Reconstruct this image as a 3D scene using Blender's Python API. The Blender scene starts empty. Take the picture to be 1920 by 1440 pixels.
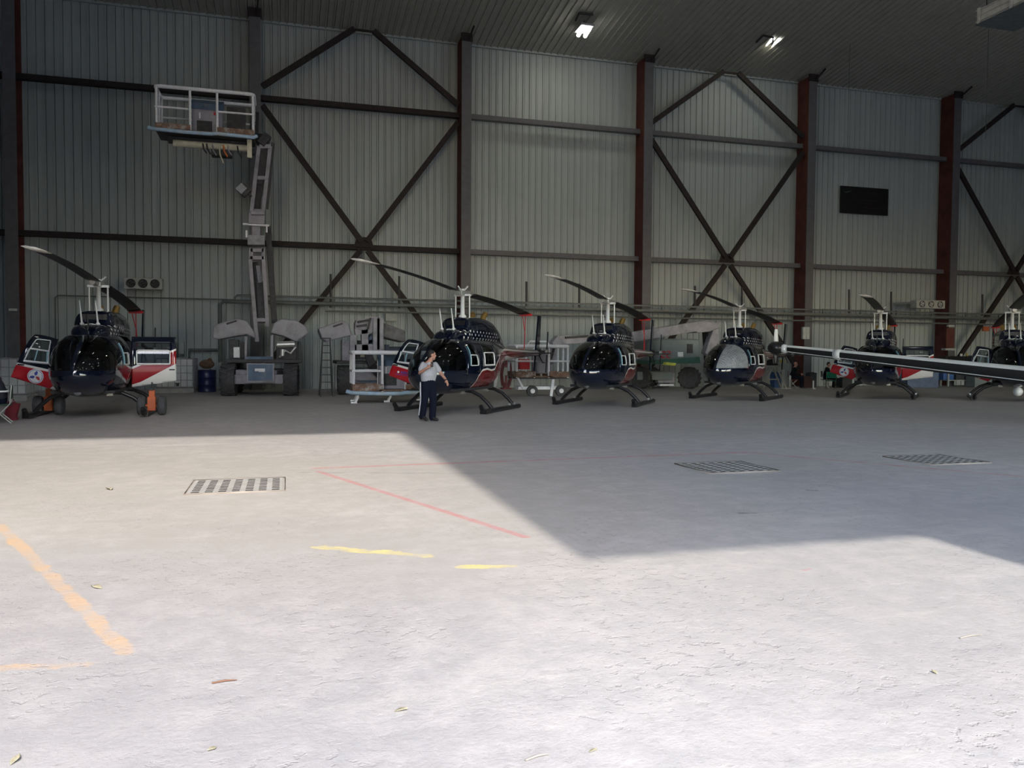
import bpy, bmesh, math, random
from mathutils import Vector, Matrix, Euler
from mathutils.bvhtree import BVHTree
random.seed(7)
SC = bpy.context.scene
COL = SC.collection
PI = math.pi
# ---------------------------------------------------------------- camera
FPX, CAM_H = 1500.0, 1.65
PITCH, ROLL, YAW = 0.03818, 0.0065, 0.27798
def cam_basis():
    f = Vector((math.sin(YAW), math.cos(YAW), 0)); r = Vector((math.cos(YAW), -math.sin(YAW), 0)); u = Vector((0, 0, 1))
    f2 = f*math.cos(PITCH)-u*math.sin(PITCH); u2 = u*math.cos(PITCH)+f*math.sin(PITCH)
    return r*math.cos(ROLL)+u2*math.sin(ROLL), u2*math.cos(ROLL)-r*math.sin(ROLL), f2
CR, CU, CF = cam_basis()
cd = bpy.data.cameras.new('camera'); cam = bpy.data.objects.new('camera', cd); COL.objects.link(cam)
cd.sensor_width = 36.0; cd.lens = FPX/1920*36.0; cd.clip_end = 500
m3 = Matrix((CR, CU, -CF)).transposed()
cam.matrix_world = Matrix.Translation((0, 0, CAM_H)) @ m3.to_4x4()
SC.camera = cam
# ---------------------------------------------------------------- world, sun, exposure
SUN_E = math.radians(38.0); TAN_E = math.tan(SUN_E)
wd = bpy.data.worlds.new('sky'); SC.world = wd; wd.use_nodes = True
wn = wd.node_tree; wn.nodes.clear()
wo = wn.nodes.new('ShaderNodeOutputWorld'); wb = wn.nodes.new('ShaderNodeBackground'); ws = wn.nodes.new('ShaderNodeTexSky')
ws.sky_type = 'NISHITA'; ws.sun_disc = False; ws.sun_elevation = SUN_E; ws.sun_rotation = PI; ws.air_density = 1.0; ws.dust_density = 1.0; ws.ozone_density = 1.0
wb.inputs['Strength'].default_value = 1.2
wn.links.new(ws.outputs[0], wb.inputs[0]); wn.links.new(wb.outputs[0], wo.inputs[0])
sd = bpy.data.lights.new('sun', 'SUN'); so = bpy.data.objects.new('sun', sd); COL.objects.link(so)
sd.energy = 4.75; sd.angle = math.radians(1.0); sd.color = (1.0, 0.925, 0.835)
so.rotation_euler = Vector((0, math.cos(SUN_E), -math.sin(SUN_E))).to_track_quat('-Z', 'Y').to_euler()
so.location = (0, -30, 40)
SC.view_settings.view_transform = 'Standard'; SC.view_settings.look = 'None'
SC.view_settings.exposure = 0.0; SC.view_settings.gamma = 1.0; SC.view_settings.use_curve_mapping = False
SC.cycles.use_denoising = True; SC.cycles.max_bounces = 8; SC.cycles.diffuse_bounces = 5
SC.cycles.caustics_reflective = False; SC.cycles.caustics_refractive = False
# ---------------------------------------------------------------- helpers
def pix_ray(x, y): return CR*((x-960)/FPX) - CU*((y-720)/FPX) + CF
def gnd(x, y, z=0.0):
    d = pix_ray(x, y); t = (z-CAM_H)/d.z; return Vector((d.x*t, d.y*t, z))
def at_y(x, y, Y):
    d = pix_ray(x, y); t = Y/d.y; return Vector((d.x*t, Y, d.z*t+CAM_H))

def tag(o, label=None, cat=None, group=None, kind=None):
    if label: o['label'] = label
    if cat: o['category'] = cat
    if group: o['group'] = group
    if kind: o['kind'] = kind
    return o
def empty(name, loc=(0, 0, 0), rz=0.0, parent=None):
    o = bpy.data.objects.new(name, None); COL.objects.link(o); o.location = loc; o.rotation_euler = (0, 0, rz)
    o.empty_display_size = 0.2
    if parent: o.parent = parent
    return o
def copy_tree(o, parent=None):
    c = o.copy(); COL.objects.link(c)
    if parent: c.parent = parent
    for ch in [x for x in COL.objects if x.parent == o]: copy_tree(ch, c)
    return c
def frame_to(p0, p1, up=Vector((0, 0, 1))):
    z = (Vector(p1)-Vector(p0)).normalized()
    if abs(z.dot(up)) > 0.99: up = Vector((1, 0, 0)) if abs(z.x) < .9 else Vector((0, 1, 0))
    x = up.cross(z).normalized(); y = z.cross(x)
    return Matrix((x, y, z)).transposed()
class MB:
    def __init__(s): s.v = []; s.f = []; s.m = []; s.s = []
    def add(s, vs, fs, mi=0, sm=False, M=None):
        b = len(s.v)
        for p in vs:
            p = Vector(p); s.v.append(tuple(M @ p) if M is not None else tuple(p))
        for f in fs:
            s.f.append([i+b for i in f]); s.m.append(mi); s.s.append(sm)
        return s
    def box(s, c, d, mi=0, rz=0.0, R=None):
        M = Matrix.Translation(c) @ (R.to_4x4() if R is not None else Matrix.Rotation(rz, 4, 'Z'))
        x, y, z = d[0]/2, d[1]/2, d[2]/2
        vs = [(-x,-y,-z),(x,-y,-z),(x,y,-z),(-x,y,-z),(-x,-y,z),(x,-y,z),(x,y,z),(-x,y,z)]
        return s.add(vs, [(3,2,1,0),(4,5,6,7),(0,1,5,4),(1,2,6,5),(2,3,7,6),(3,0,4,7)], mi, False, M)
    def beam(s, p0, p1, w, h, mi=0, up=Vector((0, 0, 1))):
        p0, p1 = Vector(p0), Vector(p1); R = frame_to(p0, p1, up); L = (p1-p0).length
        return s.box((p0+p1)/2, (w, h, L), mi, R=R)
    def tube(s, path, r, n=8, mi=0, sm=True, closed=False, caps=True):
        P = [Vector(p) for p in path]; k = len(P)
        rr = r if isinstance(r, (list, tuple)) else [r]*k
        T = []
        for i in range(k):
            if closed: t = P[(i+1) % k]-P[i-1]
            else: t = P[min(i+1, k-1)]-P[max(i-1, 0)]
            T.append(t.normalized())
        up = Vector((0, 0, 1)) if abs(T[0].z) < .9 else Vector((1, 0, 0))
        nx = up.cross(T[0]).normalized(); vs = []
        for i in range(k):
            nx = (nx - T[i]*nx.dot(T[i]))
            nx = nx.normalized() if nx.length > 1e-6 else T[i].orthogonal().normalized()
            ny = T[i].cross(nx)
            for j in range(n):
                a = 2*PI*j/n; vs.append(P[i]+(nx*math.cos(a)+ny*math.sin(a))*rr[i])
        fs = []
        for i in range(k if closed else k-1):
            a, b = i*n, ((i+1) % k)*n
            for j in range(n): fs.append((a+j, a+(j+1) % n, b+(j+1) % n, b+j))
        s.add(vs, fs, mi, sm)
        if caps and not closed:
            s.add(vs[:n], [tuple(reversed(range(n)))], mi); s.add(vs[-n:], [tuple(range(n))], mi)
        return s
    def lathe(s, prof, n=20, mi=0, sm=True, M=None, cap=True):
        vs = []; fs = []
        for (r, z) in prof:
            for j in range(n): a = 2*PI*j/n; vs.append((r*math.cos(a), r*math.sin(a), z))
        for i in range(len(prof)-1):
            for j in range(n): fs.append((i*n+j, i*n+(j+1) % n, (i+1)*n+(j+1) % n, (i+1)*n+j))
        if cap:
            fs.append(tuple(reversed(range(n)))); k = (len(prof)-1)*n; fs.append(tuple(range(k, k+n)))
        return s.add(vs, fs, mi, sm, M)
    def prism(s, poly, h, mi=0, M=None, sm=False):
        n = len(poly)
        vs = [(x, y, 0) for x, y in poly]+[(x, y, h) for x, y in poly]
        fs = [tuple(reversed(range(n))), tuple(range(n, 2*n))]+[(i, (i+1) % n, n+(i+1) % n, n+i) for i in range(n)]
        return s.add(vs, fs, mi, sm, M)
    def loft(s, rings, mi=0, sm=True, caps=True, M=None):
        n = len(rings[0]); vs = [p for r in rings for p in r]; fs = []
        for i in range(len(rings)-1):
            for j in range(n): fs.append((i*n+j, i*n+(j+1) % n, (i+1)*n+(j+1) % n, (i+1)*n+j))
        if caps: fs.append(tuple(reversed(range(n)))); k = (len(rings)-1)*n; fs.append(tuple(range(k, k+n)))
        return s.add(vs, fs, mi, sm, M)
    def ball(s, c, r, n=14, mi=0, M=None):
        r = (r, r, r) if not isinstance(r, (tuple, list)) else r
        prof = [(math.sin(PI*i/(n//2)), -math.cos(PI*i/(n//2))) for i in range(n//2+1)]
        prof[0] = (1e-3, -1); prof[-1] = (1e-3, 1)
        T = Matrix.Translation(c) @ (M if M is not None else Matrix()) @ Matrix.Diagonal((r[0], r[1], r[2], 1))
        return s.lathe(prof, n, mi, True, T)
    def build(s, name, mats, parent=None, bevel=0.0, fix=True, loc=None, rz=0.0):
        me = bpy.data.meshes.new(name); me.from_pydata([tuple(p) for p in s.v], [], s.f); me.update()
        mats = mats if isinstance(mats, (list, tuple)) else [mats]
        for m in mats: me.materials.append(m)
        me.polygons.foreach_set('material_index', s.m); me.polygons.foreach_set('use_smooth', s.s)
        if fix:
            bm = bmesh.new(); bm.from_mesh(me); bmesh.ops.recalc_face_normals(bm, faces=bm.faces); bm.to_mesh(me); bm.free()
        o = bpy.data.objects.new(name, me); COL.objects.link(o)
        if parent: o.parent = parent
        if loc is not None: o.location = loc
        if rz: o.rotation_euler = (0, 0, rz)
        if bevel:
            b = o.modifiers.new('bevel', 'BEVEL'); b.width = bevel; b.segments = 2; b.limit_method = 'ANGLE'; b.angle_limit = 0.7
        return o
# ---------------------------------------------------------------- materials
def new_mat(name):
    m = bpy.data.materials.new(name); m.use_nodes = True; nt = m.node_tree
    return m, nt, nt.nodes['Principled BSDF']
def mth(nt, op, a, b=None, c=None, clamp=False):
    n = nt.nodes.new('ShaderNodeMath'); n.operation = op; n.use_clamp = clamp
    for i, v in enumerate((a, b, c)):
        if v is None: continue
        if isinstance(v, (int, float)): n.inputs[i].default_value = v
        else: nt.links.new(v, n.inputs[i])
    return n.outputs[0]
def noise(nt, vec, scale, detail=4.0, rough=0.55):
    n = nt.nodes.new('ShaderNodeTexNoise'); n.inputs['Scale'].default_value = scale; n.inputs['Detail'].default_value = detail; n.inputs['Roughness'].default_value = rough
    nt.links.new(vec, n.inputs['Vector']); return n.outputs['Fac']
def ramp(nt, fac, stops):
    n = nt.nodes.new('ShaderNodeValToRGB'); el = n.color_ramp.elements
    while len(el) < len(stops): el.new(0.5)
    for e, (p, c) in zip(el, stops): e.position = p; e.color = (c[0], c[1], c[2], 1) if isinstance(c, (tuple, list)) else (c, c, c, 1)
    nt.links.new(fac, n.inputs[0]); return n.outputs[0]
def mixc(nt, fac, a, b):
    n = nt.nodes.new('ShaderNodeMix'); n.data_type = 'RGBA'
    for i, v in ((0, fac), (6, a), (7, b)):
        if isinstance(v, (int, float)): n.inputs[i].default_value = v
        elif isinstance(v, (tuple, list)): n.inputs[i].default_value = (v[0], v[1], v[2], 1)
        else: nt.links.new(v, n.inputs[i])
    return n.outputs[2]
def coords(nt, kind='Object'):
    n = nt.nodes.new('ShaderNodeTexCoord'); return n.outputs[kind]
def sepxyz(nt, vec):
    n = nt.nodes.new('ShaderNodeSeparateXYZ'); nt.links.new(vec, n.inputs[0]); return n.outputs
def bump(nt, h, strength, dist, bs):
    n = nt.nodes.new('ShaderNodeBump'); n.inputs['Strength'].default_value = strength; n.inputs['Distance'].default_value = dist
    nt.links.new(h, n.inputs['Height']); nt.links.new(n.outputs[0], bs.inputs['Normal'])
MATS = {}
def mat(name, col, rough=0.5, metal=0.0, var=0.18, scale=4.0, dirt=None, coat=0.0, spec=0.5):
    if name in MATS: return MATS[name]
    m, nt, bs = new_mat(name); P = coords(nt)
    f = noise(nt, P, scale)
    lo = [c*(1-var) for c in col]; hi = [min(1, c*(1+var)) for c in col]
    c = ramp(nt, f, [(0.3, lo), (0.7, hi)])
    if dirt:
        g = noise(nt, P, scale*0.6, 6.0, 0.7); c = mixc(nt, ramp(nt, g, [(0.5, 0.0), (0.66, 1.0)]), c, dirt)
    nt.links.new(c, bs.inputs['Base Color'])
    bs.inputs['Roughness'].default_value = rough; bs.inputs['Metallic'].default_value = metal
    bs.inputs['Coat Weight'].default_value = coat; bs.inputs['Coat Roughness'].default_value = 0.05
    bs.inputs['Specular IOR Level'].default_value = spec
    MATS[name] = m; return m
def glow(name, col, e):
    m, nt, bs = new_mat(name); bs.inputs['Base Color'].default_value = (*col, 1)
    bs.inputs['Emission Color'].default_value = (*col, 1); bs.inputs['Emission Strength'].default_value = e; return m
def glass_mat(name, tint, gloss=0.10):
    m, nt, bs = new_mat(name); nt.nodes.remove(bs); out = nt.nodes['Material Output']
    t = nt.nodes.new('ShaderNodeBsdfTransparent'); t.inputs[0].default_value = (*tint, 1)
    g = nt.nodes.new('ShaderNodeBsdfGlossy'); g.inputs['Roughness'].default_value = 0.03
    fr = nt.nodes.new('ShaderNodeFresnel'); fr.inputs[0].default_value = 1.5
    f = noise(nt, coords(nt), 2.0); k = mth(nt, 'ADD', fr.outputs[0], mth(nt, 'MULTIPLY', f, gloss*0.4), clamp=True)
    mx = nt.nodes.new('ShaderNodeMixShader'); nt.links.new(k, mx.inputs[0]); nt.links.new(t.outputs[0], mx.inputs[1]); nt.links.new(g.outputs[0], mx.inputs[2])
    nt.links.new(mx.outputs[0], out.inputs[0]); return m
# ---------------------------------------------------------------- the setting
YW, EAVE, SLOPE = 37.1, 16.03, 0.13
XL, XR, YF = -12.6, 50.0, -2.0
def roof_z(y): return EAVE+SLOPE*(YW-y)
def floor_mat():
    m, nt, bs = new_mat('concrete_floor'); P = coords(nt)
    n1 = noise(nt, P, 0.35, 6.0, 0.6); n2 = noise(nt, P, 3.2, 8.0, 0.7); n3 = noise(nt, P, 28.0, 4.0, 0.6)
    mp = nt.nodes.new('ShaderNodeMapping'); mp.inputs['Scale'].default_value = (0.35, 1.6, 1); nt.links.new(P, mp.inputs[0])
    n4 = noise(nt, mp.outputs[0], 1.3, 7.0, 0.65)
    c = ramp(nt, n1, [(0.3, (0.415, 0.392, 0.378)), (0.7, (0.51, 0.485, 0.468))])
    c = mixc(nt, ramp(nt, n2, [(0.42, 0.55), (0.6, 0.0)]), c, (0.36, 0.352, 0.345))
    c = mixc(nt, ramp(nt, n4, [(0.56, 0.0), (0.72, 0.6)]), c, (0.58, 0.55, 0.50))
    c = mixc(nt, ramp(nt, n4, [(0.28, 0.6), (0.40, 0.0)]), c, (0.32, 0.315, 0.315))
    n5 = noise(nt, P, 11.0, 8.0, 0.75); n6 = noise(nt, mp.outputs[0], 7.0, 8.0, 0.75)
    c = mixc(nt, ramp(nt, n5, [(0.34, 0.5), (0.44, 0.0)]), c, (0.29, 0.275, 0.265))
    c = mixc(nt, ramp(nt, n6, [(0.60, 0.0), (0.70, 0.55)]), c, (0.60, 0.58, 0.55))
    # fine dark pits and specks
    vo = nt.nodes.new('ShaderNodeTexVoronoi'); vo.inputs['Scale'].default_value = 9.0; nt.links.new(P, vo.inputs['Vector'])
    spk = mth(nt, 'LESS_THAN', vo.outputs['Distance'], 0.06)
    spk = mth(nt, 'MULTIPLY', spk, mth(nt, 'GREATER_THAN', n2, 0.53))
    c = mixc(nt, mth(nt, 'MULTIPLY', spk, 0.45), c, (0.22, 0.19, 0.17))
    flat = nt.nodes.new('ShaderNodeVectorMath'); flat.operation = 'MULTIPLY'; flat.inputs[1].default_value = (1, 1, 0); nt.links.new(P, flat.inputs[0])
    def seg(a, b, w, wear, rag=0.0):
        A, B = Vector((a[0], a[1], 0)), Vector((b[0], b[1], 0)); D = B-A
        s1 = nt.nodes.new('ShaderNodeVectorMath'); s1.operation = 'SUBTRACT'; nt.links.new(flat.outputs[0], s1.inputs[0]); s1.inputs[1].default_value = A
        d = nt.nodes.new('ShaderNodeVectorMath'); d.operation = 'DOT_PRODUCT'; nt.links.new(s1.outputs[0], d.inputs[0]); d.inputs[1].default_value = D/D.length_squared
        h = mth(nt, 'ADD', d.outputs['Value'], 0.0, clamp=True)
        sc = nt.nodes.new('ShaderNodeVectorMath'); sc.operation = 'SCALE'; sc.inputs[0].default_value = D; nt.links.new(h, sc.inputs['Scale'])
        ds = nt.nodes.new('ShaderNodeVectorMath'); ds.operation = 'DISTANCE'; nt.links.new(s1.outputs[0], ds.inputs[0]); nt.links.new(sc.outputs[0], ds.inputs[1])
        dd = ds.outputs['Value']
        if rag: dd = mth(nt, 'ADD', dd, mth(nt, 'MULTIPLY', mth(nt, 'SUBTRACT', n2, 0.5), rag))
        mr = nt.nodes.new('ShaderNodeMapRange'); mr.inputs['From Min'].default_value = w; mr.inputs['From Max'].default_value = w*0.6; nt.links.new(dd, mr.inputs[0])
        wn_ = mth(nt, 'SUBTRACT', 1.0, mth(nt, 'MULTIPLY', ramp(nt, n2, [(0.35, 0.0), (0.62, 1.0)]), wear))
        return mth(nt, 'MULTIPLY', mr.outputs[0], wn_, clamp=True)
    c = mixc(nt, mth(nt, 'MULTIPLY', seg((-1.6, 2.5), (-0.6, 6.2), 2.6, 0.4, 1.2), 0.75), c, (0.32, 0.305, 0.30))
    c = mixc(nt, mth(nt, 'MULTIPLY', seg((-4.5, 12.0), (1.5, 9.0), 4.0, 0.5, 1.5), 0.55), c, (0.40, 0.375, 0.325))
    pit = mth(nt, 'MULTIPLY', ramp(nt, noise(nt, P, 13.0, 3.0, 0.6), [(0.58, 0.0), (0.63, 1.0)]), ramp(nt, noise(nt, P, 0.6, 3.0, 0.5), [(0.42, 0.0), (0.58, 1.0)]))
    c = mixc(nt, mth(nt, 'MULTIPLY', pit, 0.22), c, (0.26, 0.245, 0.235))
    RED, ORG, YEL = (0.55, 0.17, 0.17), (0.70, 0.42, 0.18), (0.82, 0.68, 0.16)
    G = lambda x, y: gnd(x, y)
    for a, b, w, col, wear, rag in [
        (G(590, 878), G(1395, 848), 0.075, RED, 0.55, 0.0), (G(1395, 848), G(1935, 895), 0.07, RED, 0.75, 0.0),
        (G(597, 884), G(985, 1007), 0.055, RED, 0.35, 0.02), (G(0, 985), G(238, 1222), 0.06, ORG, 0.72, 0.14),
        (G(-20, 1255), G(160, 1245), 0.045, ORG, 0.95, 0.22),
        (G(600, 1026), G(800, 1042), 0.07, YEL, 0.75, 0.24), (G(862, 1063), G(965, 1062), 0.05, YEL, 0.6, 0.20),
        (G(1505, 1070), G(1520, 1067), 0.02, RED, 0.6, 0.05)]:
        c = mixc(nt, mth(nt, 'MULTIPLY', seg(a, b, w, wear, rag), 0.58), c, col)
    # scuffs and tyre marks
    for a, b, w, col, k in [(G(560, 886), G(1010, 888), 0.05, (0.25, 0.25, 0.25), 0.5), (G(1120, 1318), G(1140, 1330), 0.035, (0.35, 0.35, 0.34), 0.5),
        (G(730, 1355), G(800, 1405), 0.035, (0.36, 0.355, 0.35), 0.5), (G(640, 1425), G(690, 1385), 0.04, (0.36, 0.355, 0.35), 0.4),
        (G(1515, 919), G(1530, 920), 0.03, (0.10, 0.10, 0.10), 0.8), (G(1385, 962), G(1418, 962), 0.012, (0.08, 0.08, 0.08), 0.9)]:
        c = mixc(nt, mth(nt, 'MULTIPLY', seg(a, b, w, 0.7, 0.05), k), c, col)
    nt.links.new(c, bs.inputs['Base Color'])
    bs.inputs['Roughness'].default_value = 0.72; bs.inputs['Specular IOR Level'].default_value = 0.3
    bump(nt, mth(nt, 'SUBTRACT', mth(nt, 'ADD', mth(nt, 'MULTIPLY', n5, 0.7), mth(nt, 'MULTIPLY', n3, 0.3)), mth(nt, 'MULTIPLY', pit, 0.35)), 0.6, 0.02, bs)
    return m
def panel_mat(name, col, var, streak=0.5):
    m, nt, bs = new_mat(name); P = coords(nt)
    mp = nt.nodes.new('ShaderNodeMapping'); mp.inputs['Scale'].default_value = (3.3, 3.3, 0.06); nt.links.new(P, mp.inputs[0])
    n1 = noise(nt, mp.outputs[0], 1.0, 5.0, 0.6); n2 = noise(nt, P, 0.5, 5.0, 0.6)
    c = ramp(nt, n1, [(0.3, [k*(1-var) for k in col]), (0.7, [k*(1+var) for k in col])])
    c = mixc(nt, ramp(nt, n2, [(0.55, 0.0), (0.75, streak)]), c, [k*0.75 for k in col])
    nt.links.new(c, bs.inputs['Base Color']); bs.inputs['Roughness'].default_value = 0.55; return m
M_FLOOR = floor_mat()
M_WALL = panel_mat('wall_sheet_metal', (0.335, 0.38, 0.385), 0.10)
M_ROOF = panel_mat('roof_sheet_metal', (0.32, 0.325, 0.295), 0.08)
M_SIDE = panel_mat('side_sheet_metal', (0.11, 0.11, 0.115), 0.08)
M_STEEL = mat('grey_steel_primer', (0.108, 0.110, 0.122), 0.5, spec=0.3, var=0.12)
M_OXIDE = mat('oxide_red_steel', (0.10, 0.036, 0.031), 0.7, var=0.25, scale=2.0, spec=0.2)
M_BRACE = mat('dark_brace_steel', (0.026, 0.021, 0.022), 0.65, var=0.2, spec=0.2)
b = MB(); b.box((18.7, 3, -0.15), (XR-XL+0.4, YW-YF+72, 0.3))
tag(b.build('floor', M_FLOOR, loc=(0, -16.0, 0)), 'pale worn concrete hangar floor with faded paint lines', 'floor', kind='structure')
COL.objects['floor'].location = (0, 0, 0)
for v in COL.objects['floor'].data.vertices: v.co.y = -60 if v.co.y < 0 else YW+0.3
def ribs(n0, n1, pitch, depth):
    pts = []
    x = n0
    while x < n1:
        pts += [(x, 0), (x+pitch*0.70, 0), (x+pitch*0.73, depth), (x+pitch*0.82, depth), (x+pitch*0.845, -depth*2.0), (x+pitch*0.975, -depth*2.0)]; x += pitch
    pts.append((x, 0)); return pts
def ribbed_wall(name, mat_, pts, place, z0, z1, label):
    vs = []; fs = []
    for (u, d) in pts: vs += [place(u, d, 0), place(u, d, 1)]
    for i in range(len(pts)-1): fs.append((2*i, 2*i+2, 2*i+3, 2*i+1))
    bb = MB(); bb.add(vs, fs); o = bb.build(name, mat_, fix=False)
    s = o.modifiers.new('thick', 'SOLIDIFY'); s.thickness = 0.05; s.offset = 0
    return tag(o, label, 'wall', kind='structure')
ribbed_wall('wall_back', M_WALL, ribs(XL, XR, 0.33, -0.045), lambda u, d, t: (u, YW+0.10+d, t*(EAVE+0.1)), 0, EAVE, 'ribbed grey metal back wall of the hangar')
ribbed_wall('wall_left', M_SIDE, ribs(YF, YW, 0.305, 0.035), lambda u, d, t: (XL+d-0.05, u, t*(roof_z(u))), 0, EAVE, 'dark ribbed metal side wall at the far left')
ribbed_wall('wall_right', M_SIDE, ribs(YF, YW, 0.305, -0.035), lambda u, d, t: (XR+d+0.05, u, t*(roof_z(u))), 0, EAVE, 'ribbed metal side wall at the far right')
o = ribbed_wall('ceiling', M_ROOF, ribs(XL, XR, 0.33, -0.05), lambda u, d, t: (u, YF+t*(YW+0.1-YF), roof_z(YF+t*(YW+0.1-YF))+0.05+d), 0, 0, 'sloping ribbed metal roof lining'); o['category'] = 'ceiling'
# front wall: left opening shapes the sun patch, right opening added for sky light
def hh(y): return (y-YF)*TAN_E
b = MB()
def panel(x0, x1, z0, z1): b.box(((x0+x1)/2, YF-0.06, (z0+z1)/2), (x1-x0, 0.12, z1-z0))
ZT = roof_z(YF)
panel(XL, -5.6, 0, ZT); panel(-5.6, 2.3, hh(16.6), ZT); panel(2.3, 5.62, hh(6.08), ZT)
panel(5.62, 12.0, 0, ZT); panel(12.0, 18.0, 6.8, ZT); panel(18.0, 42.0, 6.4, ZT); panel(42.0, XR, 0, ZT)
tag(b.build('wall_front', M_SIDE), 'front wall behind the viewer with a tall door opening and an added light opening', 'wall', kind='structure')
b = MB(); b.box((7.0, -31.0, 8.75), (22.0, 6.0, 17.5)); b.box((7.0, -31.0, 17.6), (22.4, 6.4, 0.3))  # added unseen block that keeps sky light off the left wall
tag(b.build('sky_blocker', panel_mat('sky_blocker_grey', (0.16, 0.16, 0.155), 0.1)), 'added unseen dark block behind the viewer that dims sky light on the left wall', 'light blocker', kind='structure')
# gutter trim strips along the eave
b = MB(); b.box((18.7, YW-0.05, EAVE+0.02), (XR-XL, 0.10, 0.14))
tag(b.build('trim_1', M_WALL), 'pale metal closure strip where wall meets roof', 'trim', kind='structure')
# ---- steel columns
COLX = [-10.33, -1.12, 8.05, 17.11, 26.37, 35.63, 44.85]
ORD = ['first', 'second', 'third', 'fourth', 'fifth', 'sixth', 'seventh']
YFL = 36.05
for k, x in enumerate([None]+COLX):
    if x is None: continue
    r = empty('steel_column', (x, YFL, 0))
    t = YW-0.08-YFL; zt = roof_z(YFL)-0.02
    b = MB(); b.box((0, 0, zt/2), (0.46, 0.05, zt)); b.build('front_flange', M_STEEL, r, 0.006)
    b = MB(); b.box((-0.18, t/2, (zt-0.1)/2), (0.05, t-0.05, zt-0.1)); b.box((-0.02, t-0.02, (zt-0.15)/2), (0.40, 0.04, zt-0.15)); b.build('web', M_OXIDE, r)
    b = MB(); b.box((0, 0.25, 0.02), (0.6, 0.7, 0.04)); b.build('base_plate', M_STEEL, r)
    b = MB(); b.box((0.0, -0.02, zt-0.18), (0.52, 0.10, 0.36)); b.beam((0.08, -0.03, zt-0.3), (0.16, -0.75, zt+0.06), 0.06, 0.06); b.build('cap_bracket', M_BRACE, r)
    pos = 'beyond the left edge' if k == 0 else ('%s steel column from the left' % ORD[k-1] if k < 7 else 'beyond the right edge')
    tag(r, {0: 'steel wall column in the dark corner beyond the left edge', 1: 'dark steel wall column at the far left edge of view',
            2: 'tall steel wall column right behind the raised lift basket', 3: 'steel wall column behind the rotor of the helicopter beside the walking man',
            4: 'steel wall column with red web just right of the left ceiling lamp', 5: 'red-webbed steel column left of the black wall sign',
            6: 'red-webbed steel column right of the black wall sign', 7: 'steel wall column beyond the right edge of view'}[k], 'column', 'steel columns along the back wall')
# ---- girts (horizontal pipes) and diagonal braces
ALLX = [-12.2]+COLX
BAY = ['at the far left edge', 'behind the raised lift basket', 'just right of the raised lift', 'under the left ceiling lamp',
       'under the right ceiling lamp', 'around the black sign', 'at the far right edge']
YG = 36.62
for k in range(7):
    x0, x1 = ALLX[k]-0.15, ALLX[k+1]-0.22
    for nm, z in (('upper', 12.60), ('lower', 6.38)):
        b = MB(); b.box(((x0+x1)/2, YG, z), (x1-x0, 0.22, 0.20)); b.box(((x0+x1)/2, YG, z-0.115), (x1-x0, 0.30, 0.03))
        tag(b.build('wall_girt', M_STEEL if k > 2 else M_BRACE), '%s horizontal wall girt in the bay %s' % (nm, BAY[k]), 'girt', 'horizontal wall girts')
for k in (2, 4, 6):
    x0, x1 = ALLX[k]+0.28, ALLX[k+1]-0.34; xm = (x0+x1)/2+0.03
    zt = roof_z(36.4)-0.12
    segs = [('upper left', (x0, 13.0), (xm-0.42, zt-0.12)), ('upper right', (x1, 13.0), (xm+0.42, zt-0.12)),
            ('middle left', (x0, 12.2), (xm-0.12, 6.6)), ('middle right', (x1, 12.2), (xm+0.12, 6.6)),
            ('lower left', (x0, 0.9), (xm-0.15, 6.2)), ('lower right', (x1, 0.9), (xm+0.15, 6.2))]
    for nm, p, q in segs:
        b = MB(); b.beam((p[0], 36.33, p[1]), (q[0], 36.33, q[1]), 0.24, 0.13, up=Vector((0, 1, 0)))
        tag(b.build('diagonal_brace', M_BRACE), '%s diagonal brace in the bay %s' % (nm, BAY[k]), 'brace', 'diagonal wall braces')
    b = MB(); b.box((xm, 36.42, zt-0.12), (0.95, 0.045, 0.09)); tag(b.build('eave_tie', M_BRACE), 'short tie at the bracing peak in the bay %s' % BAY[k], 'tie', 'bracing peak ties')
    b = MB(); b.prism([(-0.45, 0.1), (0.45, 0.1), (0.3, 0.55), (-0.3, 0.55)], 0.03, M=Matrix.Translation((xm, 36.445, 6.25)) @ Matrix.Rotation(PI/2, 4, 'X'))
    g = b.build('gusset_plate', M_BRACE); tag(g, 'gusset plate where braces cross in the bay %s' % BAY[k], 'gusset', 'brace gusset plates')
# ---------------------------------------------------------------- helicopters
def paint_mat(name, zline, zwhite, band=0.045, RED0=(0.13, 0.011, 0.013), RED1=(0.17, 0.014, 0.016)):
    """glossy navy above a white pin line, red below it, white at the very bottom; lines are curves z(y) in the body's own space"""
    m, nt, bs = new_mat(name); X, Y, Z = sepxyz(nt, coords(nt))
    y0, y1 = -2.6, 6.8
    def curve(pts):
        t = mth(nt, 'DIVIDE', mth(nt, 'SUBTRACT', Y, y0), y1-y0, clamp=True)
        return mth(nt, 'MULTIPLY', ramp(nt, t, [((p-y0)/(y1-y0), z/2.5) for p, z in pts]), 2.5)
    zl, zw = curve(zline), curve(zwhite)
    n = noise(nt, coords(nt), 2.5)
    navy = ramp(nt, n, [(0.3, (0.0025, 0.0048, 0.016)), (0.7, (0.0038, 0.007, 0.021))])
    red = ramp(nt, n, [(0.3, RED0), (0.7, RED1)])
    c = mixc(nt, mth(nt, 'LESS_THAN', Z, zl), navy, (0.72, 0.72, 0.70))
    c = mixc(nt, mth(nt, 'LESS_THAN', Z, mth(nt, 'SUBTRACT', zl, band)), c, red)
    c = mixc(nt, mth(nt, 'LESS_THAN', Z, zw), c, (0.70, 0.70, 0.68))
    nt.links.new(c, bs.inputs['Base Color']); bs.inputs['Roughness'].default_value = 0.12; bs.inputs['Coat Weight'].default_value = 0.6; bs.inputs['Coat Roughness'].default_value = 0.03
    return m
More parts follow.
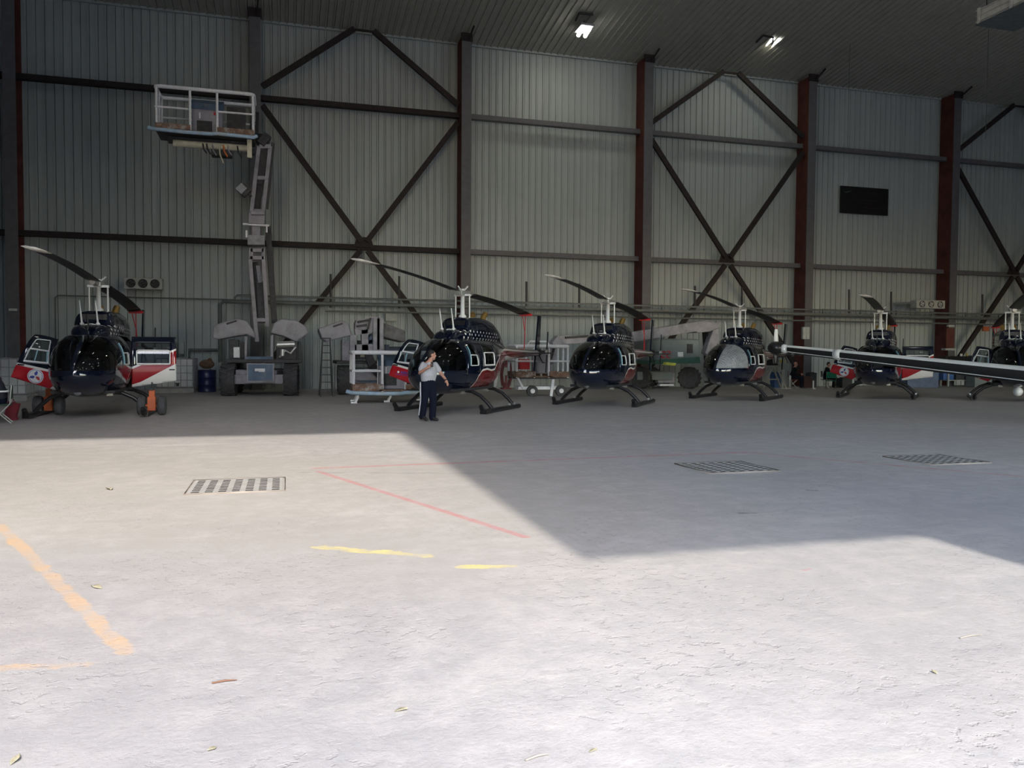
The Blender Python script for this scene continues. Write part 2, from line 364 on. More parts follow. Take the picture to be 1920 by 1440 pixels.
SW = [(-1.0, 0.30), (-0.85, 0.62), (-0.65, 0.90), (-0.42, 1.03), (-0.1, 1.06), (0.2, 1.02), (0.45, 1.04), (0.7, 1.22), (1.1, 1.40), (1.8, 1.50), (2.6, 1.55), (6.4, 1.48)]
WH = [(0.0, 0.30), (0.5, 0.60), (0.9, 0.84), (1.3, 1.06), (1.8, 1.26), (2.6, 1.36), (3.4, 1.30), (6.0, 1.2)]
P_BODY = paint_mat('helicopter_paint', SW, WH)
P_NAVY = mat('navy_gloss_paint', (0.003, 0.0056, 0.018), 0.10, var=0.15, coat=0.6)
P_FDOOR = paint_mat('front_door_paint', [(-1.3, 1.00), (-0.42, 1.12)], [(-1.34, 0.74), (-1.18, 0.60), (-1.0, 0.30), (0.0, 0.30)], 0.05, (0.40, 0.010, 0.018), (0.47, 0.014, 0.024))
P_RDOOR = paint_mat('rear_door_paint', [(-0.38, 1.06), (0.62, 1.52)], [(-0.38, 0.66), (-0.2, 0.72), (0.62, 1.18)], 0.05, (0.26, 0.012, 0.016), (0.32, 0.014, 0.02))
M_GLASS = glass_mat('tinted_cabin_glass', (0.34, 0.38, 0.40))
M_WHITE = mat('white_enamel', (0.72, 0.74, 0.74), 0.35, var=0.06)
M_TEAL = mat('pale_blue_latch_bar', (0.22, 0.42, 0.50), 0.4)
M_BLACK = mat('black_paint', (0.010, 0.010, 0.012), 0.35, var=0.3)
M_BLADE = mat('dark_blade_paint', (0.011, 0.012, 0.013), 0.5, var=0.25, scale=6)
M_TIP = mat('pale_blade_tip', (0.62, 0.60, 0.54), 0.35)
M_ALU = mat('bare_aluminium', (0.50, 0.51, 0.50), 0.35, 0.6, var=0.1)
M_GOLD = mat('heat_stained_exhaust', (0.45, 0.30, 0.10), 0.35, 0.8)
M_REDST = mat('red_webbing', (0.55, 0.02, 0.03), 0.7)
M_SEAT = mat('grey_seat_fabric', (0.06, 0.065, 0.075), 0.85)
M_CABIN = mat('dark_cabin_trim', (0.02, 0.021, 0.024), 0.7)
M_BLUE = mat('blue_print', (0.04, 0.06, 0.35), 0.5)
M_REDP = mat('red_print', (0.50, 0.03, 0.04), 0.5)
ST = [(-2.50, .92, .97, .02, 2.0), (-2.47, .82, 1.06, .12, 2.0), (-2.40, .73, 1.15, .23, 2.0), (-2.24, .62, 1.29, .38, 2.1), (-2.0, .53, 1.46, .52, 2.2), (-1.65, .47, 1.64, .635, 2.35), (-1.2, .445, 1.78, .70, 2.6), (-.7, .44, 1.84, .725, 2.8),
      (0, .45, 1.85, .72, 2.8), (.6, .49, 1.85, .70, 2.7), (1.1, .60, 1.82, .62, 2.5), (1.6, .82, 1.74, .48, 2.3), (2.1, 1.02, 1.68, .345, 2.1), (2.6, 1.15, 1.62, .245, 2.0), (3.5, 1.24, 1.60, .18, 2.0), (5.0, 1.31, 1.57, .13, 2.0), (6.3, 1.36, 1.54, .09, 2.0), (6.42, 1.40, 1.50, .05, 2.0)]
CW = [(-1.22, 1.60, 1.74, .10, 2.2), (-1.12, 1.60, 1.86, .27, 2.4), (-.95, 1.60, 1.96, .36, 2.6), (-.62, 1.60, 2.02, .42, 3.0), (-.46, 1.60, 2.06, .43, 3.0), (-.40, 1.60, 2.30, .40, 3.4), (0.0, 1.60, 2.33, .43, 3.4), (.6, 1.60, 2.35, .45, 3.2), (1.1, 1.60, 2.30, .45, 3.0), (1.6, 1.58, 2.15, .40, 2.7), (2.1, 1.55, 1.92, .30, 2.4), (2.6, 1.52, 1.70, .18, 2.1)]
def st_at(S, y):
    if y <= S[0][0]: return S[0][1:]
    for i in range(len(S)-1):
        a, b_ = S[i], S[i+1]
        if a[0] <= y <= b_[0]:
            h = b_[0]-a[0]; t = (y-a[0])/h; r = []
            for q in range(1, 5):
                def sl(j):
                    if j <= 0 or j >= len(S)-1: return (S[min(j+1, len(S)-1)][q]-S[max(j-1, 0)][q])/(S[min(j+1, len(S)-1)][0]-S[max(j-1, 0)][0])
                    d0 = (S[j][q]-S[j-1][q])/(S[j][0]-S[j-1][0]); d1 = (S[j+1][q]-S[j][q])/(S[j+1][0]-S[j][0])
                    return 0 if d0*d1 <= 0 else 2*d0*d1/(d0+d1)
                m0, m1 = sl(i)*h, sl(i+1)*h
                r.append((2*t**3-3*t*t+1)*a[q]+(t**3-2*t*t+t)*m0+(-2*t**3+3*t*t)*b_[q]+(t**3-t*t)*m1)
            return r
    return S[-1][1:]
CF_ = 0.46
def ring(S, y, N=56):
    zb, zt, w, n = st_at(S, y); zc = zb+CF_*(zt-zb); out = []
    for j in range(N):
        a = 2*PI*j/N; c, s = math.cos(a), math.sin(a)
        x = w*math.copysign(abs(c)**(2/n), c); h = (zt-zc) if s > 0 else (zc-zb)
        out.append((x, y, zc+h*math.copysign(abs(s)**(2/n), s)))
    return out
def surf_x(S, y, z):
    zb, zt, w, n = st_at(S, y); zc = zb+CF_*(zt-zb); h = (zt-zc) if z > zc else (zc-zb)
    return w*max(0.0, 1-min(1, abs((z-zc)/h))**n)**(1/n)
def seq(a, b, n): return [a+(b-a)*i/n for i in range(n+1)]
# -- cut the shell into fuselage, windshields, doors and windows
FW0, FW1, FZ0, FZ1 = -1.16, -0.74, 1.13, 1.64
DF = lambda z: -1.33+0.11*(z-0.6)
DB = lambda z: -0.44-0.28*(z-0.6)
WF = lambda z: -1.16+0.11*(z-1.1)
WB = lambda z: -0.69-0.28*(z-1.1)
RW0, RW1, RZ0, RZ1 = -0.27, 0.42, 1.12, 1.62
DTOP = 1.75
def slope_z(y, fr): return 0.60+0.22*(y+1.33) if fr else 0.60+0.14*(y+0.38)/0.98
def cut_shell():
    bm = bmesh.new(); ys = [-2.50, -2.49, -2.475, -2.45, -2.42, -2.38, -2.33, -2.27, -2.2]+seq(-2.12, 2.6, 56)+seq(2.8, 6.3, 14)+[6.42]
    rows = [[bm.verts.new(p) for p in ring(ST, y)] for y in ys]
    for a, b_ in zip(rows, rows[1:]):
        for j in range(len(a)): bm.faces.new((a[j], b_[j], b_[(j+1) % len(a)], a[(j+1) % len(a)]))
    bm.faces.new(rows[0]); bm.faces.new(list(reversed(rows[-1])))
    def cut(co, no, sel=None):
        fs = [f for f in bm.faces if sel is None or sel(f.calc_center_median())]
        g = set(fs); es = set(e for f in fs for e in f.edges); vs = set(v for f in fs for v in f.verts)
        bmesh.ops.bisect_plane(bm, geom=list(g)+list(es)+list(vs), plane_co=co, plane_no=no, dist=1e-5)
    cab = lambda c: -2.5 < c.y < 1.0
    for y in (-1.36, -0.38, RW0, RW1, 0.55): cut((0, y, 0), (0, 1, 0))
    fd = lambda c: -1.36 < c.y < -.38
    for F in (DF, DB, WF, WB): cut((0, F(1.1), 1.1), (0, 1, -(F(2.1)-F(1.1))), fd)
    for z in (1.02, FZ0, FZ1, RZ0, RZ1, DTOP): cut((0, 0, z), (0, 0, 1), cab)
    for x in (-0.04, 0.04, -0.42, 0.42): cut((x, 0, 0), (1, 0, 0), cab)
    cut((0, -1.33, 0.60), (0, -0.22, 1), lambda c: -1.36 < c.y < -.38 and c.z < 1)
    cut((0, -0.38, 0.60), (0, -0.14, 0.98), lambda c: -.38 < c.y < .55 and c.z < 1)
    bm.normal_update()
    parts = {}
    for f in bm.faces:
        c = f.calc_center_median(); s = 'L' if c.x < 0 else 'R'; k = 'body'
        if c.y < -1.36 and c.z > 1.02 and abs(c.x) > 0.04: k = 'shield'+s
        elif abs(c.x) > 0.42 and c.z < DTOP:
            if DF(c.z) < c.y < DB(c.z) and c.z > slope_z(c.y, True): k = ('fwin' if WF(c.z) < c.y < WB(c.z) and FZ0 < c.z < FZ1 else 'fdoor')+s
            elif -0.38 < c.y < 0.55 and c.z > slope_z(c.y, False): k = ('rwin' if RW0 < c.y < RW1 and RZ0 < c.z < RZ1 else 'rdoor')+s
        parts.setdefault(k, []).append(([tuple(v.co) for v in f.verts]))
    bm.free(); return parts
SHELL = cut_shell()
def shell_mesh(name, keys, m, solid=0.0):
    idx = {}; vs = []; fs = []
    for k in keys:
        for poly in SHELL[k]:
            r = []
            for p in poly:
                q = tuple(round(c, 5) for c in p)
                if q not in idx: idx[q] = len(vs); vs.append(q)
                if idx[q] not in r: r.append(idx[q])
            if len(r) > 2: fs.append(tuple(r))
    me = bpy.data.meshes.new(name); me.from_pydata(vs, [], fs); me.materials.append(m)
    me.polygons.foreach_set('use_smooth', [True]*len(fs)); me.update(); return me
MESH = {}
for s in 'LR':
    MESH['shield'+s] = shell_mesh('windshield', ['shield'+s], M_GLASS)
    for k in ('fdoor', 'rdoor'): MESH[k+s] = shell_mesh(k, [k+s], P_BODY)
    for k in ('fwin', 'rwin'): MESH[k+s] = shell_mesh(k, [k+s], M_GLASS)
MESH['body'] = shell_mesh('fuselage', ['body'], P_BODY)
MESH['fdoor_open'] = shell_mesh('fdoor', ['fdoorL'], P_FDOOR); MESH['rdoor_open'] = shell_mesh('rdoor', ['rdoorR'], P_RDOOR)
def mobj(name, me, parent):
    o = bpy.data.objects.new(name, me); COL.objects.link(o); o.parent = parent; return o
def on_side(y, z, sg, off=0.008, S=ST): return Vector((sg*(surf_x(S, y, z)+off), y, z))
def loop_pts(quad, sg, n=6):
    out = []
    for i in range(4):
        a, b_ = quad[i], quad[(i+1) % 4]
        for t in range(n):
            u = 0.06+0.88*t/(n-1); out.append(on_side(a[0]+(b_[0]-a[0])*u, a[1]+(b_[1]-a[1])*u, sg, 0.004))
    return out
def frame_mesh(front, sg, op=True):
    b = MB()
    if front and not op:
        zm = FZ0+0.25
        b.tube(loop_pts([(WF(zm)+0.04, zm), (WB(zm), zm), (WB(FZ0), FZ0), (WF(FZ0)+0.04, FZ0)], sg), 0.014, 6, closed=True)
        b.tube([on_side(WF(z)+0.02, z, sg) for z in seq(FZ0, FZ1-0.05, 4)], 0.014, 6, mi=1)
    elif front:
        b.tube(loop_pts([(WF(FZ1), FZ1), (WB(FZ1), FZ1), (WB(FZ0), FZ0), (WF(FZ0), FZ0)], sg), 0.013, 6, closed=True)
        zm = FZ0+0.27; y0, y1 = WF(FZ0), WB(FZ0)
        b.tube([on_side(y, zm+0.05*(y-y0), sg) for y in seq(WF(zm), WB(zm), 5)], 0.020, 6)
        b.tube([on_side(y, FZ0+0.015, sg) for y in seq(y0, y1, 5)], 0.024, 6)
        b.tube([on_side(WF(z)+0.02, z, sg) for z in seq(FZ0, zm, 4)], 0.020, 6, mi=1)
        b.tube([on_side((WF(z)+WB(z))/2+0.03, z, sg) for z in seq(FZ0, zm, 4)], 0.014, 6, mi=1)
    else:
        zm = RZ0+0.32
        b.tube(loop_pts([(RW0, zm), (RW1, zm), (RW1, RZ0), (RW0, RZ0)], sg), 0.016, 6, closed=True)
        b.tube([on_side(y, RZ0+0.01, sg) for y in seq(RW0, RW1, 5)], 0.022, 6)
    return b
def emblem_mesh(yc, zc, r):
    """round white roundel with a three-bladed red and blue device"""
    b = MB(); sg = -1
    def fan(poly, off, mi):
        pts = [on_side(yc, zc, sg, off)]+[on_side(yc+p[0], zc+p[1], sg, off) for p in poly]
        n = len(poly); b.add(pts, [(0, i+1, (i+1) % n+1) for i in range(n)], mi)
    circ = lambda q: [(q*math.cos(2*PI*i/28), q*math.sin(2*PI*i/28)) for i in range(28)]
    fan(circ(r), 0.006, 0); fan(circ(r*0.90), 0.008, 1); fan(circ(r*0.84), 0.010, 0)
    for k in range(3):
        a = PI/2+0.3+k*2*PI/3; d, e = (math.cos(a), math.sin(a)), (-math.sin(a), math.cos(a))
        pl = [(0.05, -0.05), (0.35, -0.30), (0.78, -0.10), (0.60, 0.10), (0.25, 0.12)]
        P = [on_side(yc+r*(u*d[0]+v*e[0]), zc+r*(u*d[1]+v*e[1]), sg, 0.013) for u, v in pl]
        b.add(P, [tuple(range(5))], 1 if k != 1 else 2)
    return b
M_LAMPG = mat('dull_lamp_glass', (0.16, 0.17, 0.18), 0.15)
def blade_mb(sgn, ztip):
    b = MB(); rings = []; prof = [(-0.165, 0.0), (-0.10, -0.014), (0.05, -0.016), (0.165, -0.004), (0.165, 0.004), (0.05, 0.026), (-0.10, 0.024), (-0.16, 0.008)]
    for t in seq(0, 1, 16):
        r = 0.55+t*4.55; z = 2.95+ztip*(r/5.1)+0.05*math.sin(PI*t)
        rings.append([(x if sgn < 0 else -x, sgn*r, z+zz-0.14*x) for x, zz in prof])
    b.loft(rings[:15], 0); b.loft(rings[14:], 1); return b
def make_heli(open_front=True, open_rear=True, tips=(0.25, -0.33), wheels=False):
    root = empty('helicopter')
    fus = mobj('fuselage', MESH['body'], root)
    b = MB()   # cabin interior
    b.box((0, -0.55, 0.56), (1.20, 2.2, 0.06)); b.box((0, 0.62, 1.1), (1.20, 0.08, 1.1)); b.box((0, -1.75, 0.95), (0.55, 0.30, 0.42)); b.box((0, -1.78, 1.20), (0.70, 0.22, 0.12))
    b.box((0, -0.40, 1.05), (1.2, 0.07, 0.95)); b.box((0, -1.2, 0.72), (0.2, 0.9, 0.25))
    b.build('cabin_interior', M_CABIN, root)
    for x in (-0.33, 0.33):
        for y, nm in ((-0.75, 'seat'), (0.25, 'seat')):
            b = MB(); b.box((x, y-0.10, 0.80), (0.46, 0.46, 0.14)); b.box((x, y+0.15, 1.10), (0.46, 0.12, 0.60), R=Matrix.Rotation(-0.12, 3, 'X')); b.box((x, y+0.17, 1.47), (0.26, 0.09, 0.16))
            b.build(nm, M_SEAT, root, 0.03)
    b = MB(); b.tube([(-0.2, -1.55, 1.30), (-0.1, -1.6, 1.34), (0.5, -1.55, 1.28)], 0.02, 6); b.build('instrument_hood', M_BLACK, root)
    for s in 'LR': mobj('windshield', MESH['shield'+s], root)
    # doors
    for s, sg in (('L', -1), ('R', 1)):
        for fr in (True, False):
            op = (fr and s == 'L' and open_front) or ((not fr) and s == 'R' and open_rear)
            key = ('fdoor' if fr else 'rdoor')+('_open' if op else s)
            d = mobj('front_door' if fr else 'rear_door', MESH[key], root)
            sol = d.modifiers.new('thick', 'SOLIDIFY'); sol.thickness = 0.035; sol.offset = -1
            mobj('door_window', MESH[('fwin' if fr else 'rwin')+s], d)
            frame_mesh(fr, sg, op).build('window_frame', [M_WHITE, M_TEAL], d)
            b = MB(); yh = -0.66 if fr else 0.46
            b.box(on_side(yh, 0.98 if not op else (1.06 if fr else 1.0), sg, 0.012), (0.02, 0.12, 0.03)); b.build('door_handle', M_BLACK, d)
            if op:
                y0 = -1.33 if fr else -0.38; ang = math.radians(88 if fr else -84)
                hx = sg*surf_x(ST, y0, 1.1); H = Matrix.Translation((hx, y0, 0)) @ Matrix.Rotation(ang, 4, Vector((0, 0.11 if fr else 0, 1)).normalized()) @ Matrix.Translation((-hx, -y0, 0))
                d.matrix_local = H
                if fr and open_front == 'text':
                    b = MB()
                    for i in range(5):
                        yy = -1.08+i*0.055
                        for q in range(2): b.box(on_side(yy+q*0.022, 0.90, -1, 0.009), (0.004, 0.014, 0.055+0.02*((i+q) % 2)), 0, R=Matrix.Rotation(0.25, 3, 'X'))
                    b.box(on_side(-0.90, 0.84, -1, 0.009), (0.004, 0.42, 0.012), 0); b.lathe([(0.03, 0), (0.03, 0.004)], 12, 1, M=Matrix.Translation(on_side(-0.76, 0.90, -1, 0.008)) @ Matrix.Rotation(-PI/2, 4, 'Y'))
                    b.build('door_lettering', [M_BLUE, M_WHITE], d)
                elif fr: emblem_mesh(-0.95, 0.85, 0.15).build('door_emblem', [M_WHITE, M_BLUE, M_REDP], d)
    # cowling with rows of stars
    b = MB(); ys = seq(-1.22, 2.6, 60); ys = sorted(set(ys+[-0.455, -0.41])); b.loft([ring(CW, y, 40) for y in ys], 0)
    for sg in (-1, 1):
        for row in range(3):
            for i in range(12):
                yy = -0.82+i*0.19+(0.095 if row % 2 else 0); zz = 1.975-row*0.085-0.01*i*0.5; R = 0.042-0.0012*i
                pts = [on_side(yy, zz, sg, 0.005, CW)]
                for k in range(10):
                    a = PI/2+k*PI/5; q = R if k % 2 == 0 else R*0.40
                    pts.append(on_side(yy+q*math.cos(a), zz+q*math.sin(a), sg, 0.005, CW))
                b.add(pts, [(0, k+1, (k+1) % 10+1) for k in range(10)], 1)
    b.box((0, -0.43, 2.17), (0.5, 0.03, 0.12), 2); b.build('engine_cowling', [P_NAVY, M_WHITE, M_BLACK], root, fix=False)
    for x in (-0.16, 0.16):
        b = MB(); b.tube([(x, 0.95, 2.2), (x, 1.0, 2.36), (x*1.1, 1.12, 2.46)], 0.075, 12); b.build('exhaust_stack', M_GOLD, root)
    for x in (-0.155, 0.155):
        b = MB(); b.ball((x, -0.90, 2.0), (0.045, 0.07, 0.035), 10); b.tube([(x, -0.90, 2.0), (x-0.03, -0.98, 2.5)], [0.022, 0.012], 6); b.build('whip_antenna', M_WHITE, root)
    b = MB(); b.prism([(0, 0), (0.16, 0), (0.03, 0.42), (0.0, 0.42)], 0.02, M=Matrix.Translation((-0.01, -1.12, 1.78)) @ Matrix.Rotation(PI/2, 4, 'Z') @ Matrix.Rotation(PI/2, 4, 'X')); b.build('cable_cutter', M_BLACK, root)
    # mast, rotor head, blades
    b = MB(); b.lathe([(0.10, 2.30), (0.10, 2.36), (0.055, 2.40), (0.048, 2.86)], 14); b.build('rotor_mast', M_WHITE, root)
    hub = MB(); hub.box((0, 0, 2.93), (0.16, 0.46, 0.11), 0); hub.box((0, 0, 2.88), (0.44, 0.09, 0.05), 1)
    for sg in (-1, 1): hub.tube([(0, sg*0.2, 2.94), (0, sg*0.62, 2.95+sg*0.02)], [0.075, 0.06], 10, 0)
    hub.tube([(0, 0, 2.9), (0, 0, 3.04)], 0.06, 10, 1); hub.tube([(-0.06, 0.03, 3.0), (-0.16, 0.08, 3.12)], 0.02, 6, 1); hub.tube([(0.06, -0.03, 3.0), (0.16, -0.04, 3.10)], 0.02, 6, 1)
    hub = hub.build('rotor_hub', [M_ALU, M_WHITE], root)
    for x in (-0.19, 0.19):
        b = MB(); b.tube([(x, 0, 2.30), (x, 0, 2.88)], 0.018, 8); b.build('pitch_link', M_WHITE, hub)
    blade_mb(-1, tips[0]).build('rotor_blade', [M_BLADE, M_TIP], hub); blade_mb(1, tips[1]).build('rotor_blade', [M_BLADE, M_BLACK], hub)
    b = MB(); zt = 2.95+tips[1]
    b.tube([(0.0, 4.95, zt), (0.03, 4.75, 1.58)], 0.012, 5); b.tube([(-0.12, 5.0, zt), (0.02, 4.85, 2.05), (0.10, 4.55, 1.56)], 0.012, 5); b.box((0, 4.98, zt), (0.37, 0.14, 0.06)); b.build('tie_down_strap', M_REDST, root)
    # tail
    b = MB(); b.prism([(5.95, 1.5), (6.22, 2.66), (6.5, 2.66), (6.3, 1.5), (6.12, 0.85), (5.82, 0.85)], 0.05, M=Matrix(((0, 0, 1, -0.025), (1, 0, 0, 0), (0, 1, 0, 0), (0, 0, 0, 1)))); b.build('tail_fin', P_NAVY, root, 0.015)
    b = MB(); b.prism([(4.45, -0.95), (4.80, -0.95), (4.85, 0.95), (4.40, 0.95)], 0.04, M=Matrix(((0, 1, 0, 0), (1, 0, 0, 0), (0, 0, 1, 1.42), (0, 0, 0, 1)))); b.build('tailplane', M_BLACK, root, 0.01)
    tr = MB(); tr.tube([(0.0, 6.15, 1.47), (0.30, 6.15, 1.47)], 0.06, 10, 0); tr.ball((0.02, 6.2, 1.47), (0.13, 0.2, 0.13), 12, 0); tr.tube([(0.3, 6.15, 1.47), (0.38, 6.15, 1.47)], 0.09, 10, 1)
    tr = tr.build('tail_rotor', [M_BLACK, M_ALU], root)
    for sg in (-1, 1):
        b = MB(); b.loft([[(0.33+dx, 6.15+dy+sg*0.10*u, 1.47+sg*(0.08+0.58*u)) for dx, dy in ((0, -0.075), (0.018, 0), (0, 0.075), (-0.018, 0))] for u in seq(0, 1, 4)], 0); b.build('tail_rotor_blade', M_BLADE, tr)
    b = MB(); b.tube([(0, 6.3, 1.42), (0, 6.75, 1.12), (0, 6.95, 1.12)], 0.018, 6); b.build('tail_skid', M_BLACK, root)
    # landing gear
    for sg in (-1, 1):
        b = MB(); b.tube([(sg*1.12, -1.52, 0.20), (sg*1.12, -1.42, 0.10), (sg*1.12, -1.25, 0.055), (sg*1.12, 1.15, 0.055)], [0.05, 0.06, 0.062, 0.06], 10)
        b.box((sg*1.12, -1.2, 0.06), (0.16, 0.34, 0.10)); b.box((sg*1.12, 0.75, 0.13), (0.05, 0.10, 0.06), 1); b.box((sg*1.12, 0.45, 0.13), (0.05, 0.08, 0.06), 1)
        b.build('skid', [M_BLACK, M_ALU], root)
    for y in (-0.80, 0.72):
        P = [(-1.12, y, 0.10), (-1.0, y, 0.24), (-0.82, y, 0.40), (-0.6, y, 0.50), (-0.35, y, 0.53), (0.35, y, 0.53), (0.6, y, 0.50), (0.82, y, 0.40), (1.0, y, 0.24), (1.12, y, 0.10)]
        b = MB(); b.tube(P, 0.045, 10); b.box((-0.36, y, 0.50), (0.12, 0.12, 0.12), 1); b.box((0.36, y, 0.50), (0.12, 0.12, 0.12), 1); b.build('cross_tube', [M_BLACK, M_ALU], root)
    b = MB(); b.lathe([(0.07, 0), (0.075, 0.05), (0.055, 0.07)], 16, 0, M=Matrix.Translation((0, -2.08, 0.60)) @ Matrix.Rotation(PI/2+0.5, 4, 'X')); b.build('landing_light', M_LAMPG, root)
    root.scale = (1.16,)*3
    return root
HELI = [(-4.67, 23.25, 0.4, True, True, 'navy helicopter at far left with both side doors swung open', (0.16, -0.42)),
        (5.04, 22.99, -35.6, 'text', False, 'navy helicopter with one open red door, right behind the walking man', (0.25, -0.33)),
        (10.42, 24.90, -37.5, False, False, 'dark helicopter with closed doors parked in front of the horizontal lift boom', (0.25, -0.33)),
        (16.70, 27.00, -47.9, False, False, 'dark helicopter with a grey cover inside its windshield', (0.25, -0.33)),
        (22.83, 26.65, -45.5, True, True, 'helicopter with both doors open, seen over the long dark foreground boom', (0.20, -0.33)),
        (26.82, 24.27, -42.0, True, False, 'helicopter cut off by the right edge, open door on its near side', (0.25, -0.40))]
HROOT = []
for (x, y, a, of, orr, lab, tips) in HELI:
    h = make_heli(of, orr, tips); h.location = (x, y, 0); h.rotation_euler = (0, 0, math.radians(a)); HROOT.append(h)
    tag(h, lab, 'helicopter', 'helicopters parked along the hangar wall')
# ---------------------------------------------------------------- boom lifts
L_GREY = mat('overspray_grey_paint', (0.30, 0.295, 0.335), 0.65, var=0.15, scale=3, dirt=(0.20, 0.20, 0.22))
L_BLUE = mat('faded_blue_paint', (0.085, 0.14, 0.22), 0.6, var=0.2, scale=3, dirt=(0.19, 0.20, 0.23))
L_PALE = mat('pale_blue_rail', (0.36, 0.52, 0.68), 0.5, var=0.15, scale=5, dirt=(0.42, 0.47, 0.52))
L_RAIL = mat('paint_crusted_rail', (0.76, 0.78, 0.82), 0.6, var=0.10, scale=12, dirt=(0.84, 0.84, 0.82))
L_DARK = mat('dark_machinery', (0.030, 0.030, 0.034), 0.6, var=0.4, scale=8)
L_RUST = mat('rusty_toe_board', (0.20, 0.12, 0.085), 0.8, var=0.3, scale=6, dirt=(0.40, 0.38, 0.36))
L_TYRE = mat('dusty_tyre_rubber', (0.060, 0.061, 0.066), 0.85, var=0.25, scale=10)
L_GREEN = mat('dull_green_paint', (0.05, 0.13, 0.10), 0.6, var=0.2)
L_TEAL = mat('grey_green_paint', (0.17, 0.20, 0.21), 0.55, var=0.12, scale=2)
L_CREAM = mat('masking_cream', (0.60, 0.58, 0.45), 0.7)
L_HIVIS = mat('high_visibility_yellow', (0.70, 0.75, 0.12), 0.6)
def W(px, py, Y, root): return at_y(px, py, Y)-root.location
def slab(name, m, root, poly, Y, depth, bevel=0.03, parent=None):
    vs = [W(x, y, Y, root) for x, y in poly]; n = len(vs)
    back = [v+Vector((0, depth, 0)) for v in vs]
    b = MB(); b.add(vs+back, [tuple(range(n)), tuple(reversed(range(n, 2*n)))]+[(i, (i+1) % n, n+(i+1) % n, n+i) for i in range(n)])
    return b.build(name, m, parent or root, bevel)
def bars(name, m, root, segs, w, d=None, parent=None):
    b = MB()
    for (p, q) in segs: b.beam(W(*p, root), W(*q, root), w, d or w, up=Vector((0, 1, 0)))
    return b.build(name, m, parent or root, 0.01)
def tyre(root, c, R, w, rz, m=None):
    M = Matrix.Translation(c) @ Matrix.Rotation(rz, 4, 'Z') @ Matrix.Rotation(PI/2, 4, 'Y')
    b = MB(); h = w/2
    b.lathe([(R*0.52, -h*0.8), (R*0.78, -h), (R*0.93, -h*0.9), (R*0.95, -h*0.5), (R*0.95, h*0.5), (R*0.93, h*0.9), (R*0.78, h), (R*0.52, h*0.8)], 28, 0, M=M)
    n = 15
    for i in range(n):   # chevron lugs
        for s in (-1, 1):
            a0 = 2*PI*(i+(0.5 if s > 0 else 0))/n; pts = []
            for rr in (R*0.93, R):
                for (zz, da) in ((0, 0.16), (s*h, -0.04), (s*h, -0.18), (0, 0.02)): pts.append((rr*math.cos(a0+da), rr*math.sin(a0+da), zz))
            b.add(pts, [(0, 1, 2, 3), (7, 6, 5, 4), (0, 4, 5, 1), (1, 5, 6, 2), (2, 6, 7, 3), (3, 7, 4, 0)], 0, False, M)
    t = b.build('tyre', L_TYRE, root)
    b = MB(); b.lathe([(R*0.54, -h*0.7), (R*0.50, -h*0.75), (R*0.45, -h*0.45), (R*0.2, -h*0.5), (R*0.18, h*0.5), (R*0.45, h*0.45), (R*0.50, h*0.75), (R*0.54, h*0.7)], 20, 0, M=M); b.build('wheel_rim', m or L_GREY, t)
def basket(root, o, Wd, D, H, bumper=True, rail=L_RAIL):
    """work platform with its near left floor corner at o (x right, y away)"""
    e = empty('basket', o, parent=root)
    b = MB(); b.box((Wd/2, D/2, 0.0), (Wd, D, 0.06)); b.build('floor_plate', L_DARK, e)
    b = MB()
    for (c, d) in (((Wd*0.175, 0.0, 0.14), (Wd*0.35, 0.03, 0.22)), ((Wd*0.81, 0.0, 0.14), (Wd*0.38, 0.03, 0.22)), ((Wd*0.5, 0.0, 0.05), (Wd*0.4, 0.03, 0.05)), ((Wd/2, D, 0.14), (Wd, 0.03, 0.22)), ((0, D/2, 0.14), (0.03, D, 0.22)), ((Wd, D/2, 0.14), (0.03, D, 0.22))): b.box(c, d)
    b.build('toe_board', L_RUST, e)
    def rrect(z, r=0.16, off=0.0):
        x0, x1, y0, y1 = -off, Wd+off, -off, D+off; P = []
        for cx, cy, a0 in ((x1-r, y0+r, -90), (x1-r, y1-r, 0), (x0+r, y1-r, 90), (x0+r, y0+r, 180)):
            for k in range(5): a = math.radians(a0+k*22.5); P.append((cx+r*math.cos(a), cy+r*math.sin(a), z))
        return P
    b = MB(); b.tube(rrect(H), 0.068, 8, closed=True); b.build('top_rail', rail, e)
    b = MB(); b.tube([(0.0, 0, H*0.53), (Wd*0.33, 0, H*0.53)], 0.035, 8); b.tube([(Wd*0.62, 0, H*0.53), (Wd, 0, H*0.53), (Wd, D, H*0.53), (0, D, H*0.53), (0, 0, H*0.53)], 0.035, 8); b.build('mid_rail', rail, e)
    for x, y in ((0, 0), (Wd*0.345, 0), (Wd*0.62, 0), (Wd, 0), (0, D), (Wd*0.35, D), (Wd*0.65, D), (Wd, D), (0, D/2), (Wd, D/2)):
        b = MB(); b.tube([(x+(0.03 if x == 0 else -0.03 if x == Wd else 0), y+(0.03 if y == 0 else -0.03), 0.0), (x+(0.03 if x == 0 else -0.03 if x == Wd else 0), y+(0.03 if y == 0 else -0.03), H)], 0.044, 8); b.build('rail_post', rail, e)
    if bumper:
        b = MB(); P = [(-0.22, -0.10, 0.03), (-0.05, -0.16, -0.02), (Wd*0.3, -0.18, -0.05), (Wd*0.55, -0.18, -0.05), (Wd*0.62, -0.18, -0.02), (Wd+0.0, -0.16, -0.05), (Wd+0.1, -0.10, 0.02)]
        b.tube(P, 0.065, 8); b.build('bumper_bar', L_PALE, e)
    return e
